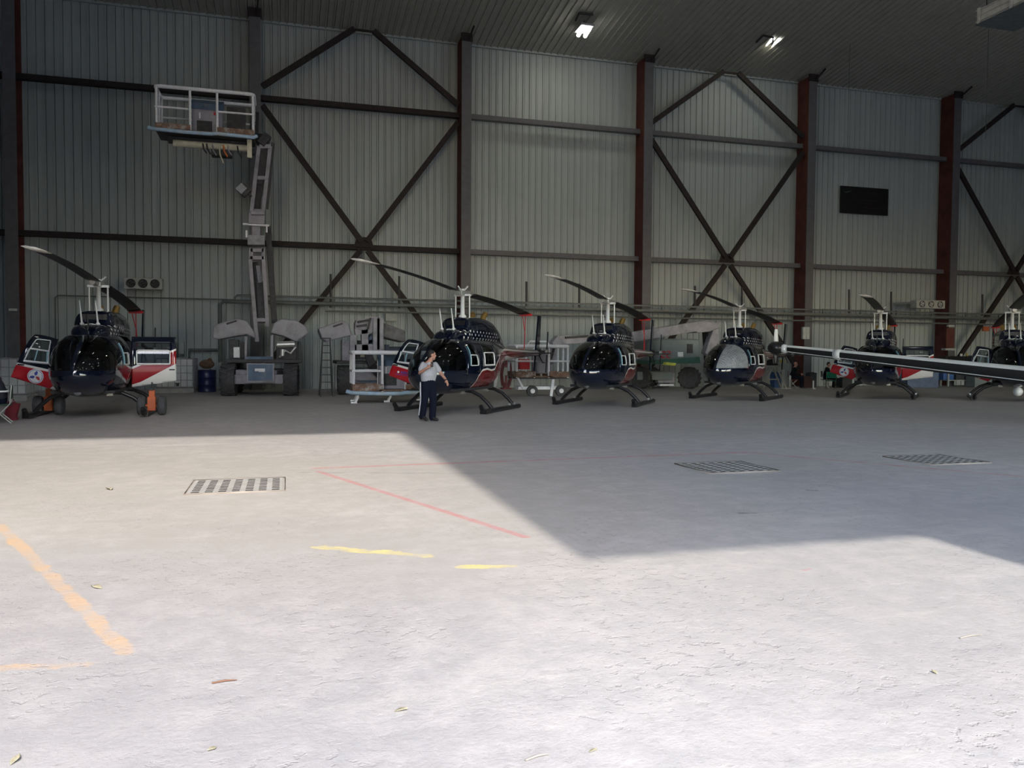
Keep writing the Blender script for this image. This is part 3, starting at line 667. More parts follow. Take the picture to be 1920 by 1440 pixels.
def console(e, Wd, D, H):
    b = MB(); b.box((Wd*0.50, D*0.75, H*0.42), (Wd*0.32, 0.40, H*0.75), 0); b.box((Wd*0.50, D*0.70, H*0.84), (Wd*0.34, 0.50, 0.22), 1, R=Matrix.Rotation(0.5, 3, 'X'))
    b.box((Wd*0.47, D*0.75-0.21, H*0.30), (Wd*0.16, 0.02, 0.40), 4); b.box((Wd*0.80, D*0.80, H*0.45), (Wd*0.20, 0.30, H*0.80), 4); b.box((Wd*0.58, D*0.75-0.22, H*0.62), (0.08, 0.03, 0.10), 2); b.box((Wd*0.42, D*0.75-0.22, H*0.55), (0.06, 0.04, 0.22), 3)
    b.build('control_console', [L_GREY, L_BLUE, M_REDST, L_RAIL, L_DARK], e, 0.015)
# ---- lift A: boom raised, basket high on the left
A = empty('boom_lift', (-0.85, 32.6, 0)); tag(A, 'grey boom lift with boom raised high and empty white-railed basket aloft', 'boom lift', 'boom lifts parked by the wall')
for x, y in ((-1.12, -1.0), (1.12, -1.25), (-1.05, 1.6), (1.15, 1.35)): tyre(A, (x, y, 0.60), 0.60, 0.52, -0.10)
b = MB(); b.box((0, -1.05, 0.62), (2.0, 0.4, 0.36), rz=-0.1); b.box((0, 0.3, 0.75), (1.5, 3.0, 0.45), rz=-0.1); b.build('chassis', L_GREY, A, 0.04)
b = MB(); b.box((0.02, -1.42, 0.86), (0.98, 0.30, 0.72), 0); b.box((0.02, -1.58, 0.88), (0.86, 0.03, 0.60), 1); b.box((0.0, -1.60, 0.98), (0.36, 0.01, 0.10), 2, rz=0.0); b.box((0.06, -1.603, 0.93), (0.22, 0.01, 0.05), 2); b.build('front_box', [L_GREY, L_BLUE, L_RAIL], A, 0.03)
b = MB(); b.box((0.15, 0.1, 1.30), (2.7, 2.6, 0.14)); b.build('turntable', L_DARK, A, 0.02)
b = MB()
for x, y, z, d in ((-0.95, -0.7, 1.75, (0.35, 0.5, 0.7)), (-0.62, -0.4, 1.7, (0.2, 0.7, 0.6))): b.box((x, y, z), d, 0)
b.box((-0.85, -0.97, 1.62), (0.22, 0.05, 0.40), 1); b.build('battery_bay', [L_DARK, L_RAIL], A, 0.02)
b = MB(); b.box((0.95, -0.3, 1.62), (0.75, 0.8, 0.50), 0); b.tube([(0.60, -0.75, 1.92), (1.25, -0.75, 1.95)], 0.13, 12, 1); b.tube([(0.70, -0.8, 1.45), (0.9, -0.85, 1.7), (1.1, -0.8, 1.6), (1.3, -0.8, 1.85)], 0.05, 8, 1); b.tube([(0.8, -0.82, 1.75), (0.8, -0.82, 1.50)], 0.09, 10, 1); b.box((1.45, -0.3, 1.7), (0.12, 0.8, 0.7), 0); b.build('engine', [L_DARK, M_ALU], A, 0.01)
b = MB(); b.box((-0.52, -0.85, 1.75), (0.09, 0.30, 0.95), 0); b.box((0.42, -0.85, 1.78), (0.11, 0.30, 1.0), 0); b.box((-0.05, -0.9, 1.40), (1.0, 0.25, 0.14), 1); b.build('tower_uprights', [L_GREY, L_BLUE], A, 0.02)
for poly in ([(398, 634), (400, 612), (412, 606), (444, 597), (462, 602), (478, 624), (478, 634), (462, 627), (410, 636)], [(506, 624), (514, 606), (527, 597), (556, 601), (574, 612), (578, 624), (570, 630), (556, 641), (530, 630)]):
    h = slab('hood', L_GREY, A, poly, 32.0, 1.3, 0.05)
    s0 = (poly[3][0]+poly[2][0])/2
    if poly[0][0] < 450: slab('hood_slot', L_DARK, A, [(424, 606), (443, 600), (444, 603), (425, 609)], 31.96, 0.1, 0, parent=h)
# boom: lower riser, knuckle, upper boom, jib
bars('lower_boom', L_GREY, A, [((482, 640, 32.6), (469, 486, 32.3)), ((502, 612, 32.6), (494, 486, 32.3)), ((481, 600, 32.58), (500, 600, 32.58)), ((469, 470, 32.3), (495, 470, 32.3)), ((469, 484, 32.3), (495, 484, 32.3)), ((471, 488, 32.3), (471, 466, 32.3)), ((494, 488, 32.3), (494, 466, 32.3))], 0.14, 0.30)
bars('lift_cylinder', L_GREY, A, [((484, 498, 32.6), (488, 530, 32.6))], 0.16)
bars('cylinder_body', L_DARK, A, [((487, 528, 32.7), (491, 606, 32.7)), ((477, 492, 32.9), (489, 600, 32.9))], 0.24)
bars('second_boom', L_DARK, A, [((502, 424, 33.2), (515, 606, 33.4))], 0.22, 0.4)
for poly, Y in (([(464, 440), (496, 441), (496, 459), (464, 459)], 32.0), ([(472, 419), (488, 419), (488, 442), (472, 442)], 32.2), ([(467, 391), (497, 392), (496, 420), (465, 419)], 31.9)): slab('boom_knuckle', L_GREY, A, poly, Y, 0.6, 0.02)
bars('boom_pins', L_RAIL, A, [((455, 420, 32.0), (505, 423, 32.0)), ((462, 432, 32.0), (462, 445, 32.0)), ((500, 422, 32.0), (500, 436, 32.0))], 0.07)
bars('upper_boom', L_GREY, A, [((472, 395, 31.9), (486, 274, 31.3)), ((494, 395, 31.9), (507, 274, 31.3)), ((483, 335, 31.6), (499, 335, 31.6)), ((486, 276, 31.3), (508, 276, 31.3)), ((471, 400, 31.9), (496, 400, 31.9))], 0.14, 0.34)
bars('inner_boom', L_DARK, A, [((480, 392, 32.2), (499, 270, 31.6)), ((487, 345, 31.8), (500, 258, 31.4))], 0.26)
bars('side_plate', L_DARK, A, [((500, 392, 32.1), (512, 268, 31.6))], 0.10, 0.5)
b = MB()
c0 = W(458, 358, 31.5, A); Rw = Matrix.Rotation(-0.8, 3, 'Y')
b.box(c0, (0.36, 0.22, 0.34), 0, R=Rw); b.box(c0+Vector((-0.10, -0.12, 0.06)), (0.30, 0.03, 0.28), 1, R=Rw); b.beam(c0, W(472, 368, 31.6, A), 0.06, 0.06, 0); b.build('work_light', [L_DARK, mat('dull_lens', (0.05, 0.055, 0.06), 0.3)], A)
bars('jib', L_DARK, A, [((500, 262, 31.3), (474, 258, 31.6)), ((476, 262, 31.5), (478, 214, 31.9)), ((488, 272, 31.2), (502, 255, 31.3)), ((470, 280, 31.2), (470, 290, 31.2))], 0.30)
o = W(291.5, 243, 30.3, A); Wd = W(476, 256, 30.3, A).x-o.x
bk = basket(A, o+Vector((0, 0, 0.0)), Wd, 1.35, 1.50); console(bk, Wd, 1.35, 1.5)
b = MB(); b.tube([(0.5, 0.55, -0.28), (Wd*0.96, 0.55, -0.28)], 0.12, 10, 0); b.box((Wd*0.95, 0.3, -0.35), (0.16, 0.1, 0.65), 0); b.build('masked_pipe', L_CREAM, bk)
b = MB(); b.box((Wd*0.65, 0.8, -0.48), (0.7, 0.5, 0.22), 0); b.box((Wd*0.5, 0.7, -0.15), (Wd*0.8, 0.25, 0.2), 0); b.build('basket_mount', L_DARK, bk)
SC_ = [L_GREY, L_DARK, L_CREAM, mat('orange_plastic', (0.75, 0.20, 0.05), 0.6)]
for i, (x, z, c) in enumerate(((0.50, -0.62, 1), (0.56, -0.66, 0), (0.63, -0.92, 2), (0.675, -0.68, 3), (0.82, -0.66, 1), (0.46, -0.60, 1), (0.72, -0.62, 0))):
    b = MB(); b.tube([(Wd*x, 0.45, -0.25), (Wd*x+0.03, 0.38, (z-0.3)/2), (Wd*x+0.14, 0.36, z)], 0.03, 5); b.build('dangling_strap', SC_[c], bk)
# ---- lift B: folded, basket on the floor in front
B = empty('boom_lift', (3.3, 32.6, 0)); tag(B, 'grey folded boom lift with raised hoods, its basket resting low in front', 'boom lift', 'boom lifts parked by the wall')
for x, y in ((-1.0, -0.7), (1.35, -1.0), (-0.9, 1.6), (1.4, 1.4)): tyre(B, (x, y, 0.56), 0.56, 0.50, -0.10)
b = MB(); b.box((0.1, -0.8, 0.62), (1.9, 0.4, 0.36), 1, rz=-0.1); b.box((0.1, 0.3, 0.78), (1.5, 2.9, 0.45), 0, rz=-0.1); b.build('chassis', [L_GREY, L_BLUE], B, 0.04)
b = MB(); b.box((0.1, 0.2, 1.26), (2.9, 2.4, 0.12)); b.build('turntable', L_DARK, B, 0.02)
b = MB(); b.box((-0.92, -0.5, 1.72), (0.40, 0.6, 0.80), 0); b.box((-0.66, -0.6, 1.70), (0.08, 0.5, 0.78), 1); b.box((-0.32, -0.3, 1.75), (0.5, 0.6, 0.75), 2); b.box((-0.30, -0.62, 1.62), (0.2, 0.06, 0.3), 3); b.build('engine_bay', [L_GREY, L_BLUE, L_DARK, L_CREAM], B, 0.02)
h0 = slab('hood', L_GREY, B, [(597, 616), (641, 601), (653, 606), (660, 629), (611, 641), (603, 634)], 31.6, 1.3, 0.05)
h = slab('hood', mat('soot_stained_grey', (0.13, 0.13, 0.14), 0.7, var=0.3, dirt=(0.07, 0.07, 0.07)), B, [(716, 604), (760, 620), (759, 642), (716, 632)], 31.9, 1.3, 0.05)
slab('hood_slot', L_DARK, B, [(624, 611), (642, 605), (643, 608), (625, 614)], 31.56, 0.1, 0, parent=h0)
bars('folded_boom', L_GREY, B, [((705, 596, 31.4), (705, 662, 31.4)), ((712, 597, 31.4), (712, 656, 31.4)), ((665, 623, 31.5), (700, 617, 31.5)), ((662, 628, 31.5), (662, 664, 31.5)), ((683, 618, 31.5), (684, 662, 31.5)), ((664, 652, 31.5), (702, 652, 31.5))], 0.26, 0.35)
slab('boom_head', L_GREY, B, [(666, 606), (668, 600), (700, 594), (713, 594), (713, 600), (700, 614), (684, 619), (666, 617)], 31.3, 0.7, 0.02)
bars('hydraulic_hoses', L_DARK, B, [((670, 604, 31.2), (692, 600, 31.2)), ((668, 612, 31.2), (688, 609, 31.2)), ((695, 596, 31.2), (690, 617, 31.2))], 0.08)
bars('boom_cylinder', L_BLUE, B, [((690, 628, 31.9), (697, 643, 31.9)), ((690, 640, 31.9), (699, 650, 31.9))], 0.30)
bars('basket_arm', L_DARK, B, [((700, 690, 31.0), (740, 728, 28.4)), ((690, 664, 31.3), (700, 692, 31.0))], 0.3)
g0 = gnd(664, 757); o = at_y(662, 735, g0.y+0.2)-B.location
Wd = 2.75; bk = basket(B, o, Wd, 1.3, 1.28); console(bk, Wd, 1.3, 1.25)
b = MB(); b.tube([(Wd*0.42, 0.5, 1.34), (Wd*0.95, 0.5, 1.36)], 0.14, 12); b.box((Wd*0.42, 0.5, 1.4), (0.12, 0.35, 0.30)); b.build('console_hood', mat('navy_cover_sheet', (0.045, 0.055, 0.08), 0.7), bk)
for x, y in ((0.12, 0.05), (Wd-0.25, 0.1), (0.2, 1.2), (Wd-0.3, 1.2), (Wd*0.45, 0.5)):
    b = MB(); b.tube([(x, y, -0.02), (x+0.03, y, -o.z*0.5), (x-0.05, y-0.02, -o.z+0.05)], [0.06, 0.055, 0.05], 8); b.box((x-0.09, y, -o.z+0.025), (0.2, 0.1, 0.05)); b.build('support_foot', L_RAIL, bk)
# ---- lift C: green and grey, long boom lying level to the left
C_ = empty('boom_lift', (13.6, 33.4, 0)); tag(C_, 'grey-green boom lift marked 22 with its long boom lowered level', 'boom lift', 'boom lifts parked by the wall')
def gl(px, py): p = gnd(px, py); return p-C_.location
w1 = gl(1206, 729); w2 = gl(1296, 729)
for p, (dx, dy) in ((w1, (0, 0)), (w2, (0, 0)), (w1, (-0.9, 2.4)), (w2, (-0.9, 2.4))): tyre(C_, (p.x+dx, p.y+dy+0.2, 0.52), 0.54, 0.46, 0.72, L_RAIL)
wc = (w1+w2)/2
b = MB(); b.box((wc.x-0.3, wc.y+1.2, 0.62), (1.7, 2.6, 0.4), 0, rz=-0.3); b.box((wc.x, wc.y+0.25, 0.55), (0.9, 0.35, 0.55), 1); b.box((wc.x, wc.y+0.2, 0.18), (0.75, 0.3, 0.10), 2); b.build('chassis', [L_TEAL, L_GREY, L_RAIL], C_, 0.03)
t = slab('engine_cover', L_TEAL, C_, [(1214, 678), (1216, 640), (1232, 634), (1312, 636), (1314, 678)], 32.6, 1.6, 0.08)
slab('green_skirt', L_GREEN, C_, [(1214, 676), (1312, 669), (1314, 681), (1214, 683)], 32.56, 1.6, 0.02)
slab('cover_vent', L_DARK, C_, [(1289, 645), (1299, 645), (1299, 662), (1289, 662)], 32.55, 0.1, 0, parent=t)
slab('warning_plate', L_RAIL, C_, [(1271, 660), (1281, 660), (1281, 669), (1271, 669)], 32.56, 0.04, 0, parent=t)
b = MB()
def digit2(x0):
    for (a, c) in (((0, 0), (0.16, 0)), ((0.16, 0), (0.16, -0.12)), ((0.16, -0.12), (0, -0.14)), ((0, -0.14), (0, -0.27)), ((0, -0.27), (0.16, -0.27))): b.beam(p22+Vector((x0+a[0], 0, a[1])), p22+Vector((x0+c[0], 0, c[1])), 0.045, 0.02, up=Vector((0, 1, 0)))
p22 = W(1240.5, 659, 32.575, C_); digit2(0.0); digit2(0.25); b.build('fleet_number', M_REDP, t)
slab('side_fin', L_GREY, C_, [(1322, 662), (1330, 640), (1342, 604), (1348, 604), (1349, 640), (1330, 668)], 32.3, 0.4, 0.03)
bars('main_boom', L_GREY, C_, [((1182, 632, 31.9), (1330, 608, 32.6))], 0.42, 0.5)
bars('fly_boom', L_GREY, C_, [((1044, 638, 31.2), (1190, 630, 31.9))], 0.34, 0.4)
slab('boom_elbow', L_GREY, C_, [(1300, 618), (1310, 602), (1340, 604), (1352, 614), (1330, 622), (1308, 624)], 32.2, 0.9, 0.04)
bars('boom_mast', L_DARK, C_, [((1330, 615, 32.8), (1335, 690, 33.0))], 0.5)
bars('jib', L_GREY, C_, [((1046, 637, 31.2), (1034, 652, 30.9)), ((1035, 650, 30.9), (1031, 678, 30.6))], 0.34, 0.4)
bars('jib_hose', L_DARK, C_, [((1040, 648, 30.7), (1033, 672, 30.4)), ((1060, 633, 31.0), (1120, 629, 31.3))], 0.09)
slab('boom_tray', L_HIVIS, C_, [(1247, 684), (1250, 679), (1268, 681), (1266, 686)], 32.3, 0.3, 0.01)
g0 = gnd(966, 727); o = at_y(968, 709, 29.2)-C_.location; Wd = at_y(1066, 712, 29.2).x-at_y(968, 709, 29.2).x
bk = basket(C_, o, Wd, 1.2, 1.22, bumper=False, rail=L_RAIL)
b = MB(); b.tube([(Wd*0.35, 1.1, 1.2), (Wd*0.42, 1.1, 1.42), (Wd*0.75, 1.1, 1.42), (Wd*0.82, 1.1, 1.2)], 0.04, 8); b.build('console_guard', L_RAIL, bk)
b = MB(); b.box((Wd*0.6, 0.85, 0.55), (0.7, 0.4, 0.8), 0); b.box((Wd*0.25, 0.8, 0.52), (0.42, 0.35, 0.4), 1); b.build('platform_controls', [L_GREY, M_REDP], bk, 0.02)
zb = -o.z
for x in (Wd*0.30, Wd*0.85):
    b = MB(); b.tube([(x, -0.08, zb+0.22), (x, 0.08, zb+0.22)], 0.215, 16, 0); b.tube([(x, -0.1, zb+0.22), (x, 0.1, zb+0.22)], 0.09, 12, 1)
    b.build('trolley_wheel', [L_TYRE, L_RAIL], bk)
b = MB(); b.box((Wd*0.5, 0.3, zb+0.33), (Wd*0.9, 0.5, 0.12)); b.beam((0.05, 0.0, 0.0), (0.3, 0.05, zb+0.3), 0.08, 0.08); b.beam((Wd*0.7, 0, -0.05), (Wd*0.66, 0, zb+0.02), 0.10, 0.10); b.build('basket_trolley', L_RAIL, bk)
# ---------------------------------------------------------------- lamps, heaters, pipes, signs and stores
LIT = glow('lit_lamp_lens', (1.0, 0.97, 0.88), 13.0)
for i, (px, py, br) in enumerate(((1095, 60, ((1079, 36), (1086, 22), (1112, 25))), (1448, 79, ((1418, 77), (1431, 64), (1450, 68))))):
    p = at_y(px, py, 33.8); r = empty('ceiling_lamp', p)
    tag(r, ('left' if i == 0 else 'right')+' lit ceiling lamp with twin tubes hanging under the roof', 'lamp', 'ceiling lamps')
    for dx in (-0.16, 0.16):
        b = MB(); b.tube([(dx-0.05, -0.42, 0.02), (dx+0.05, 0.42, 0.0)], 0.085, 10); b.build('lamp_tube', LIT, r)
    b = MB(); b.box((0, 0, 0.16), (0.62, 0.95, 0.10)); b.build('lamp_housing', L_GREY, r, 0.02)
    zr = roof_z(33.8)-p.z-0.03
    b = MB(); b.tube([(0.02, 0.05, 0.2), (0.02, 0.05, zr)], 0.022, 6); b.build('drop_rod', L_DARK, r)
    b = MB(); pts = []
    for (x, y) in br:
        d = pix_ray(x, y); t = (EAVE+SLOPE*YW-CAM_H)/(d.z+SLOPE*d.y); q = d*t+Vector((0, 0, CAM_H)); pts.append(q-p-Vector((0, 0, 0.06)))
    for a, c in zip(pts, pts[1:]): b.beam(a, c, 0.07, 0.07)
    if i == 1: b.beam(pts[-1], (0.02, 0.05, zr-0.02), 0.06, 0.06)
    b.build('ceiling_conduit', L_DARK, r)
    ld = bpy.data.lights.new('lamp_light', 'AREA'); ld.shape = 'RECTANGLE'; ld.size = 0.5; ld.size_y = 0.8; ld.energy = 52; ld.color = (1.0, 0.93, 0.74)
    lo = bpy.data.objects.new('lamp_light', ld); COL.objects.link(lo); lo.parent = r; lo.location = (0, 0, -0.14); lo.rotation_euler = (0.25, 0, 0)
LAMP_MESH = [o for o in COL.objects if o.parent and o.parent.name == 'ceiling_lamp' and o.type == 'MESH' and o.name.split('.')[0] in ('lamp_tube', 'lamp_housing')]
for y in (26.0, 20.0, 14.0, 8.0, 2.0):
    for x in (-7.0, 1.0, 9.0, 17.0, 25.0):
        r = empty('ceiling_lamp', (x, y, roof_z(y)-0.9)); tag(r, 'lit ceiling lamp under the roof above the picture, out of view', 'lamp', 'ceiling lamps')
        for o in LAMP_MESH: c = o.copy(); COL.objects.link(c); c.parent = r
        b = MB(); b.tube([(0, 0, 0.2), (0, 0, 0.92)], 0.022, 6); b.build('drop_rod', L_DARK, r)
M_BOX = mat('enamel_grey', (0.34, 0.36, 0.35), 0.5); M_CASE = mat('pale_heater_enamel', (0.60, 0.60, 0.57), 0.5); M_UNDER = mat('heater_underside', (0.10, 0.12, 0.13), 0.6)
def fan_heater(px0, py0, px1, py1, Y, label, reach):
    a, c = at_y(px0, py0, Y), at_y(px1, py1, Y); w, h = c.x-a.x, a.z-c.z
    r = empty('fan_heater', ((a.x+c.x)/2, Y, (a.z+c.z)/2)); tag(r, label, 'heater', 'wall fan heaters')
    b = MB(); b.box((0, 0.22, 0), (w, 0.44, h)); b.box((-w*0.42, 0.43+(reach-0.43)/2, 0.1), (0.06, reach-0.42, 0.08)); b.box((-w*0.25, 0.43+(reach-0.43)/2, 0.1), (0.06, reach-0.42, 0.08)); b.build('heater_case', M_BOX, r, 0.02)
    for k in range(3):
        cx = (k-1)*w*0.315+w*0.0; R = h*0.38; M = Matrix.Translation((cx, -0.005, 0)) @ Matrix.Rotation(PI/2, 4, 'X')
        b = MB(); b.lathe([(R, -0.02), (R*1.04, 0.035), (R*0.92, 0.04), (R*0.88, 0.002), (0.02, 0.001)], 24, 0, M=M, cap=False); g = b.build('fan_ring', [L_DARK], r)
        b = MB(); b.lathe([(0.05, 0.0), (0.06, 0.03), (0.03, 0.04)], 12, 0, M=M)
        for q in range(4):
            aa = q*PI/2+0.4; b.prism([(0.05, -0.02), (R*0.8, -0.10), (R*0.86, 0.07), (0.05, 0.05)], 0.012, 0, M=M @ Matrix.Rotation(aa, 4, 'Z') @ Matrix.Translation((0, 0, 0.010)))
        b.build('fan_blades', M_BOX if reach > 1 else L_DARK, g)
fan_heater(232, 520, 304, 543, 36.35, 'grey wall heater with three round fans, behind the leftmost rotor', 0.76)
fan_heater(1719, 562, 1772, 579, 35.3, 'grey three-fan heater beside the red column right of the black sign', 1.86)
# black sign
a, c = at_y(1576, 352, 36.98), at_y(1664, 401, 36.98); w, h = c.x-a.x, a.z-c.z+0.22
r = empty('wall_sign', ((a.x+c.x)/2, 36.98, (a.z+c.z)/2)); tag(r, 'black rectangular sign mounted high on the back wall', 'sign')
b = MB(); b.box((0, 0, 0), (w, 0.06, h)); b.build('sign_board', mat('black_sign_board', (0.0025, 0.0025, 0.003), 0.4), r)
DIM = mat('faded_red_script', (0.035, 0.012, 0.014), 0.6); DIMG = mat('faded_green_swoosh', (0.05, 0.085, 0.085), 0.6)
b = MB(); b.tube([(-w*0.45, -0.036, h*0.30), (-w*0.40, -0.036, h*0.26), (-w*0.34, -0.036, h*0.30), (-w*0.28, -0.036, h*0.34)], [0.012, 0.03, 0.02, 0.01], 5); b.build('sign_swoosh', DIMG, r)
b = MB()
for z, x0, x1 in ((0.30, -0.1, 0.25), (0.02, -0.28, 0.25), (-0.12, 0.0, 0.22), (-0.26, -0.05, 0.35), (-0.38, -0.1, 0.3)):
    P = [(w*(x0+(x1-x0)*k/24), -0.036, h*z+0.045*math.sin(k*2.3)+0.02*math.sin(k*5.1)) for k in range(25)]; b.tube(P, 0.012, 4)
b.tube([(-w*0.24, -0.036, -h*0.15), (-w*0.20, -0.036, -h*0.05), (-w*0.18, -0.036, -h*0.35)], 0.012, 4); b.build('sign_script', DIM, r)
# pipes along the wall
M_PIPE = mat('grey_pipe_paint', (0.105, 0.12, 0.12), 0.5)
def zpx(x, y, Y): return at_y(x, y, Y).z
YP = 35.85
z1 = zpx(690, 571, YP); z2 = zpx(690, 560, YP); x0 = at_y(412, 566, YP).x
b = MB(); b.tube([(x0, YP, 1.2), (x0, YP, z1-0.15), (x0+0.15, YP, z1), (44.0, YP, z1)], 0.085, 10); tag(b.build('wall_pipe', M_PIPE), 'thick grey pipe running level across the columns, turning down left', 'pipe', 'pipes along the back wall')
x0 = at_y(440, 556, YP).x
b = MB(); b.tube([(x0, YP+0.05, z1+0.10), (x0, YP+0.05, z2-0.1), (x0+0.1, YP+0.05, z2), (44.0, YP+0.05, z2)], 0.045, 8); tag(b.build('wall_pipe', M_PIPE), 'thin grey pipe running just above the thick wall pipe', 'pipe', 'pipes along the back wall')
b = MB(); b.tube([(at_y(610, 560, YP).x, YP, z1-0.32), (44.0, YP, z1-0.32)], 0.04, 8); tag(b.build('wall_pipe', M_PIPE), 'thin grey pipe running just below the thick wall pipe', 'pipe', 'pipes along the back wall')
xt = at_y(985, 580, 35.6).x
b = MB(); b.box(((xt+44)/2, 35.68, z1+0.02), (44-xt, 0.05, 0.09)); b.box(((xt+44)/2, 35.68, z1+0.22), (44-xt, 0.05, 0.05)); b.box(((xt+44)/2, 35.74, z1+0.12), (44-xt, 0.02, 0.02))
for k in range(14): b.box((xt+0.1+k*2.3, 35.70, z1+0.12), (0.04, 0.06, 0.36))
tag(b.build('cable_tray', M_PIPE), 'grey cable tray running along the right half of the wall', 'cable tray')
xa = at_y(103, 556, 36.9).x; za = zpx(230, 557, 36.9)
b = MB(); b.tube([(xa, 36.9, 0.6), (xa, 36.9, za-0.1), (xa+0.1, 36.9, za), (at_y(440, 560, 36.9).x, 36.9, za)], 0.03, 6); tag(b.build('wall_pipe', M_PIPE), 'thin conduit on the wall behind the leftmost helicopter', 'pipe', 'pipes along the back wall')
zb_ = zpx(372, 656, 36.8)
b = MB(); b.tube([(at_y(355, 660, 36.8).x, 36.8, 0.9), (at_y(355, 660, 36.8).x, 36.8, zb_), (at_y(410, 656, 36.8).x, 36.8, zb_)], 0.06, 8); tag(b.build('wall_pipe', M_PIPE), 'low elbow pipe above the blue drum', 'pipe', 'pipes along the back wall')
for i, (px, y0, y1) in enumerate(((620, 514, 577), (748.5, 518, 578), (987, 528, 580), (1086, 532, 580), (1303, 536, 584), (1391, 539, 585), (1592, 543, 588), (1671, 547, 590), (1842, 552, 592))):
    p, q = at_y(px, y0, 35.95), at_y(px, y1, 35.95); b = MB(); b.tube([q, p], 0.05, 6)
    tag(b.build('standpipe', L_DARK), '%s thin vertical standpipe from the left, rising off the wall pipes' % ['first', 'second', 'third', 'fourth', 'fifth', 'sixth', 'seventh', 'eighth', 'ninth'][i], 'pipe', 'standpipes')
# overhead unit and cable
p = at_y(1828, 50, 24.0); r = empty('unit_heater', p); tag(r, 'louvred grey unit heater hung from the roof at top right', 'heater')
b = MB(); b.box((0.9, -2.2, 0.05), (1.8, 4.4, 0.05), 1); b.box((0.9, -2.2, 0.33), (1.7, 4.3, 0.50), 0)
for z in (0.14, 0.35, 0.55): b.box((0.02, -2.2, z), (0.06, 4.4, 0.03), 0)
for k in range(4): b.box((0.03, -0.15-k*1.35, 0.34), (0.10, 0.12, 0.56), 0)
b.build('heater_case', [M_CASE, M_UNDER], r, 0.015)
for x, y in ((0.2, -0.3), (1.6, -0.3), (0.2, -4.0), (1.6, -4.0)):
    b = MB(); zt = roof_z(24.0+y)-p.z; b.tube([(x, y, 0.5), (x, y, zt)], 0.02, 6); b.build('hanger_rod', L_DARK, r)
p, q = at_y(1853.5, 62, 29), at_y(1853.5, 262, 29); zt = roof_z(29)
b = MB(); b.tube([(p.x, 29, zt+0.02), (p.x, 29, q.z)], 0.012, 5); tag(b.build('hanging_cable', M_PIPE), 'thin pale cable hanging from the roof near the right edge', 'cable', 'cables hanging from the roof')
p, q = at_y(1594, 62, 33), at_y(1594, 290, 33)
b = MB(); b.tube([(p.x, 33, roof_z(33)+0.02), (p.x, 33, q.z)], 0.010, 5); tag(b.build('hanging_cable', M_PIPE), 'thin pale cable hanging from the roof above the black sign', 'cable', 'cables hanging from the roof')
# small wall fittings
def plate(name, m, x0, y0, x1, y1, Y, label, cat, d=0.14, group=None):
    a, c = at_y(x0, y0, Y), at_y(x1, y1, Y); b = MB(); b.box(((a.x+c.x)/2, Y+d/2, (a.z+c.z)/2), (c.x-a.x, d, a.z-c.z)); o = b.build(name, m, bevel=0.01); return tag(o, label, cat, group)
M_PANEL = mat('light_panel_grey', (0.42, 0.45, 0.44), 0.5)
plate('switch_cabinet', M_PANEL, 1506, 613, 1511.5, 636, 35.88, 'left pale electrical box on the column behind the navy tail boom', 'electrical box', group='column electrical boxes')
plate('switch_cabinet', M_PANEL, 1512.5, 613, 1518, 636, 35.88, 'right pale electrical box on the column behind the navy tail boom', 'electrical box', group='column electrical boxes')
plate('switch_cabinet', M_OXIDE, 1775, 615, 1789, 652, 35.88, 'brown electrical cabinet on the column right of the wall heater', 'electrical box', group='column electrical boxes')
plate('panel_shelf', M_BOX, 1773, 653, 1793, 657, 35.7, 'narrow grey shelf under the brown electrical cabinet', 'shelf', 0.3)
plate('exit_light', M_PANEL, 1778.5, 609, 1790, 613, 35.86, 'small white light box above the brown electrical cabinet', 'light')
plate('notice_board', mat('orange_notice', (0.42, 0.11, 0.05), 0.7), 1844, 612, 1855, 621, 37.0, 'small orange notice on the wall near the right edge', 'notice', 0.10)
plate('electrical_box', M_BOX, 321, 640, 331, 665, 36.75, 'left of two grey switch boxes low on the wall above the caged tank', 'electrical box', 0.25, 'switch boxes')
plate('electrical_box', M_BOX, 335, 642, 345, 664, 36.75, 'right of two grey switch boxes low on the wall above the caged tank', 'electrical box', 0.25, 'switch boxes')
a = at_y(686, 610, 36.7)
plate('wall_unit', M_BOX, 723, 588, 744, 602, 36.75, 'small pale wall unit above the raised hood of the folded lift', 'wall unit', 0.25)
plate('wall_grille', M_PANEL, 16, 578, 32, 583, 35.86, 'small pale bracket on the dark column at the far left', 'bracket', 0.1)
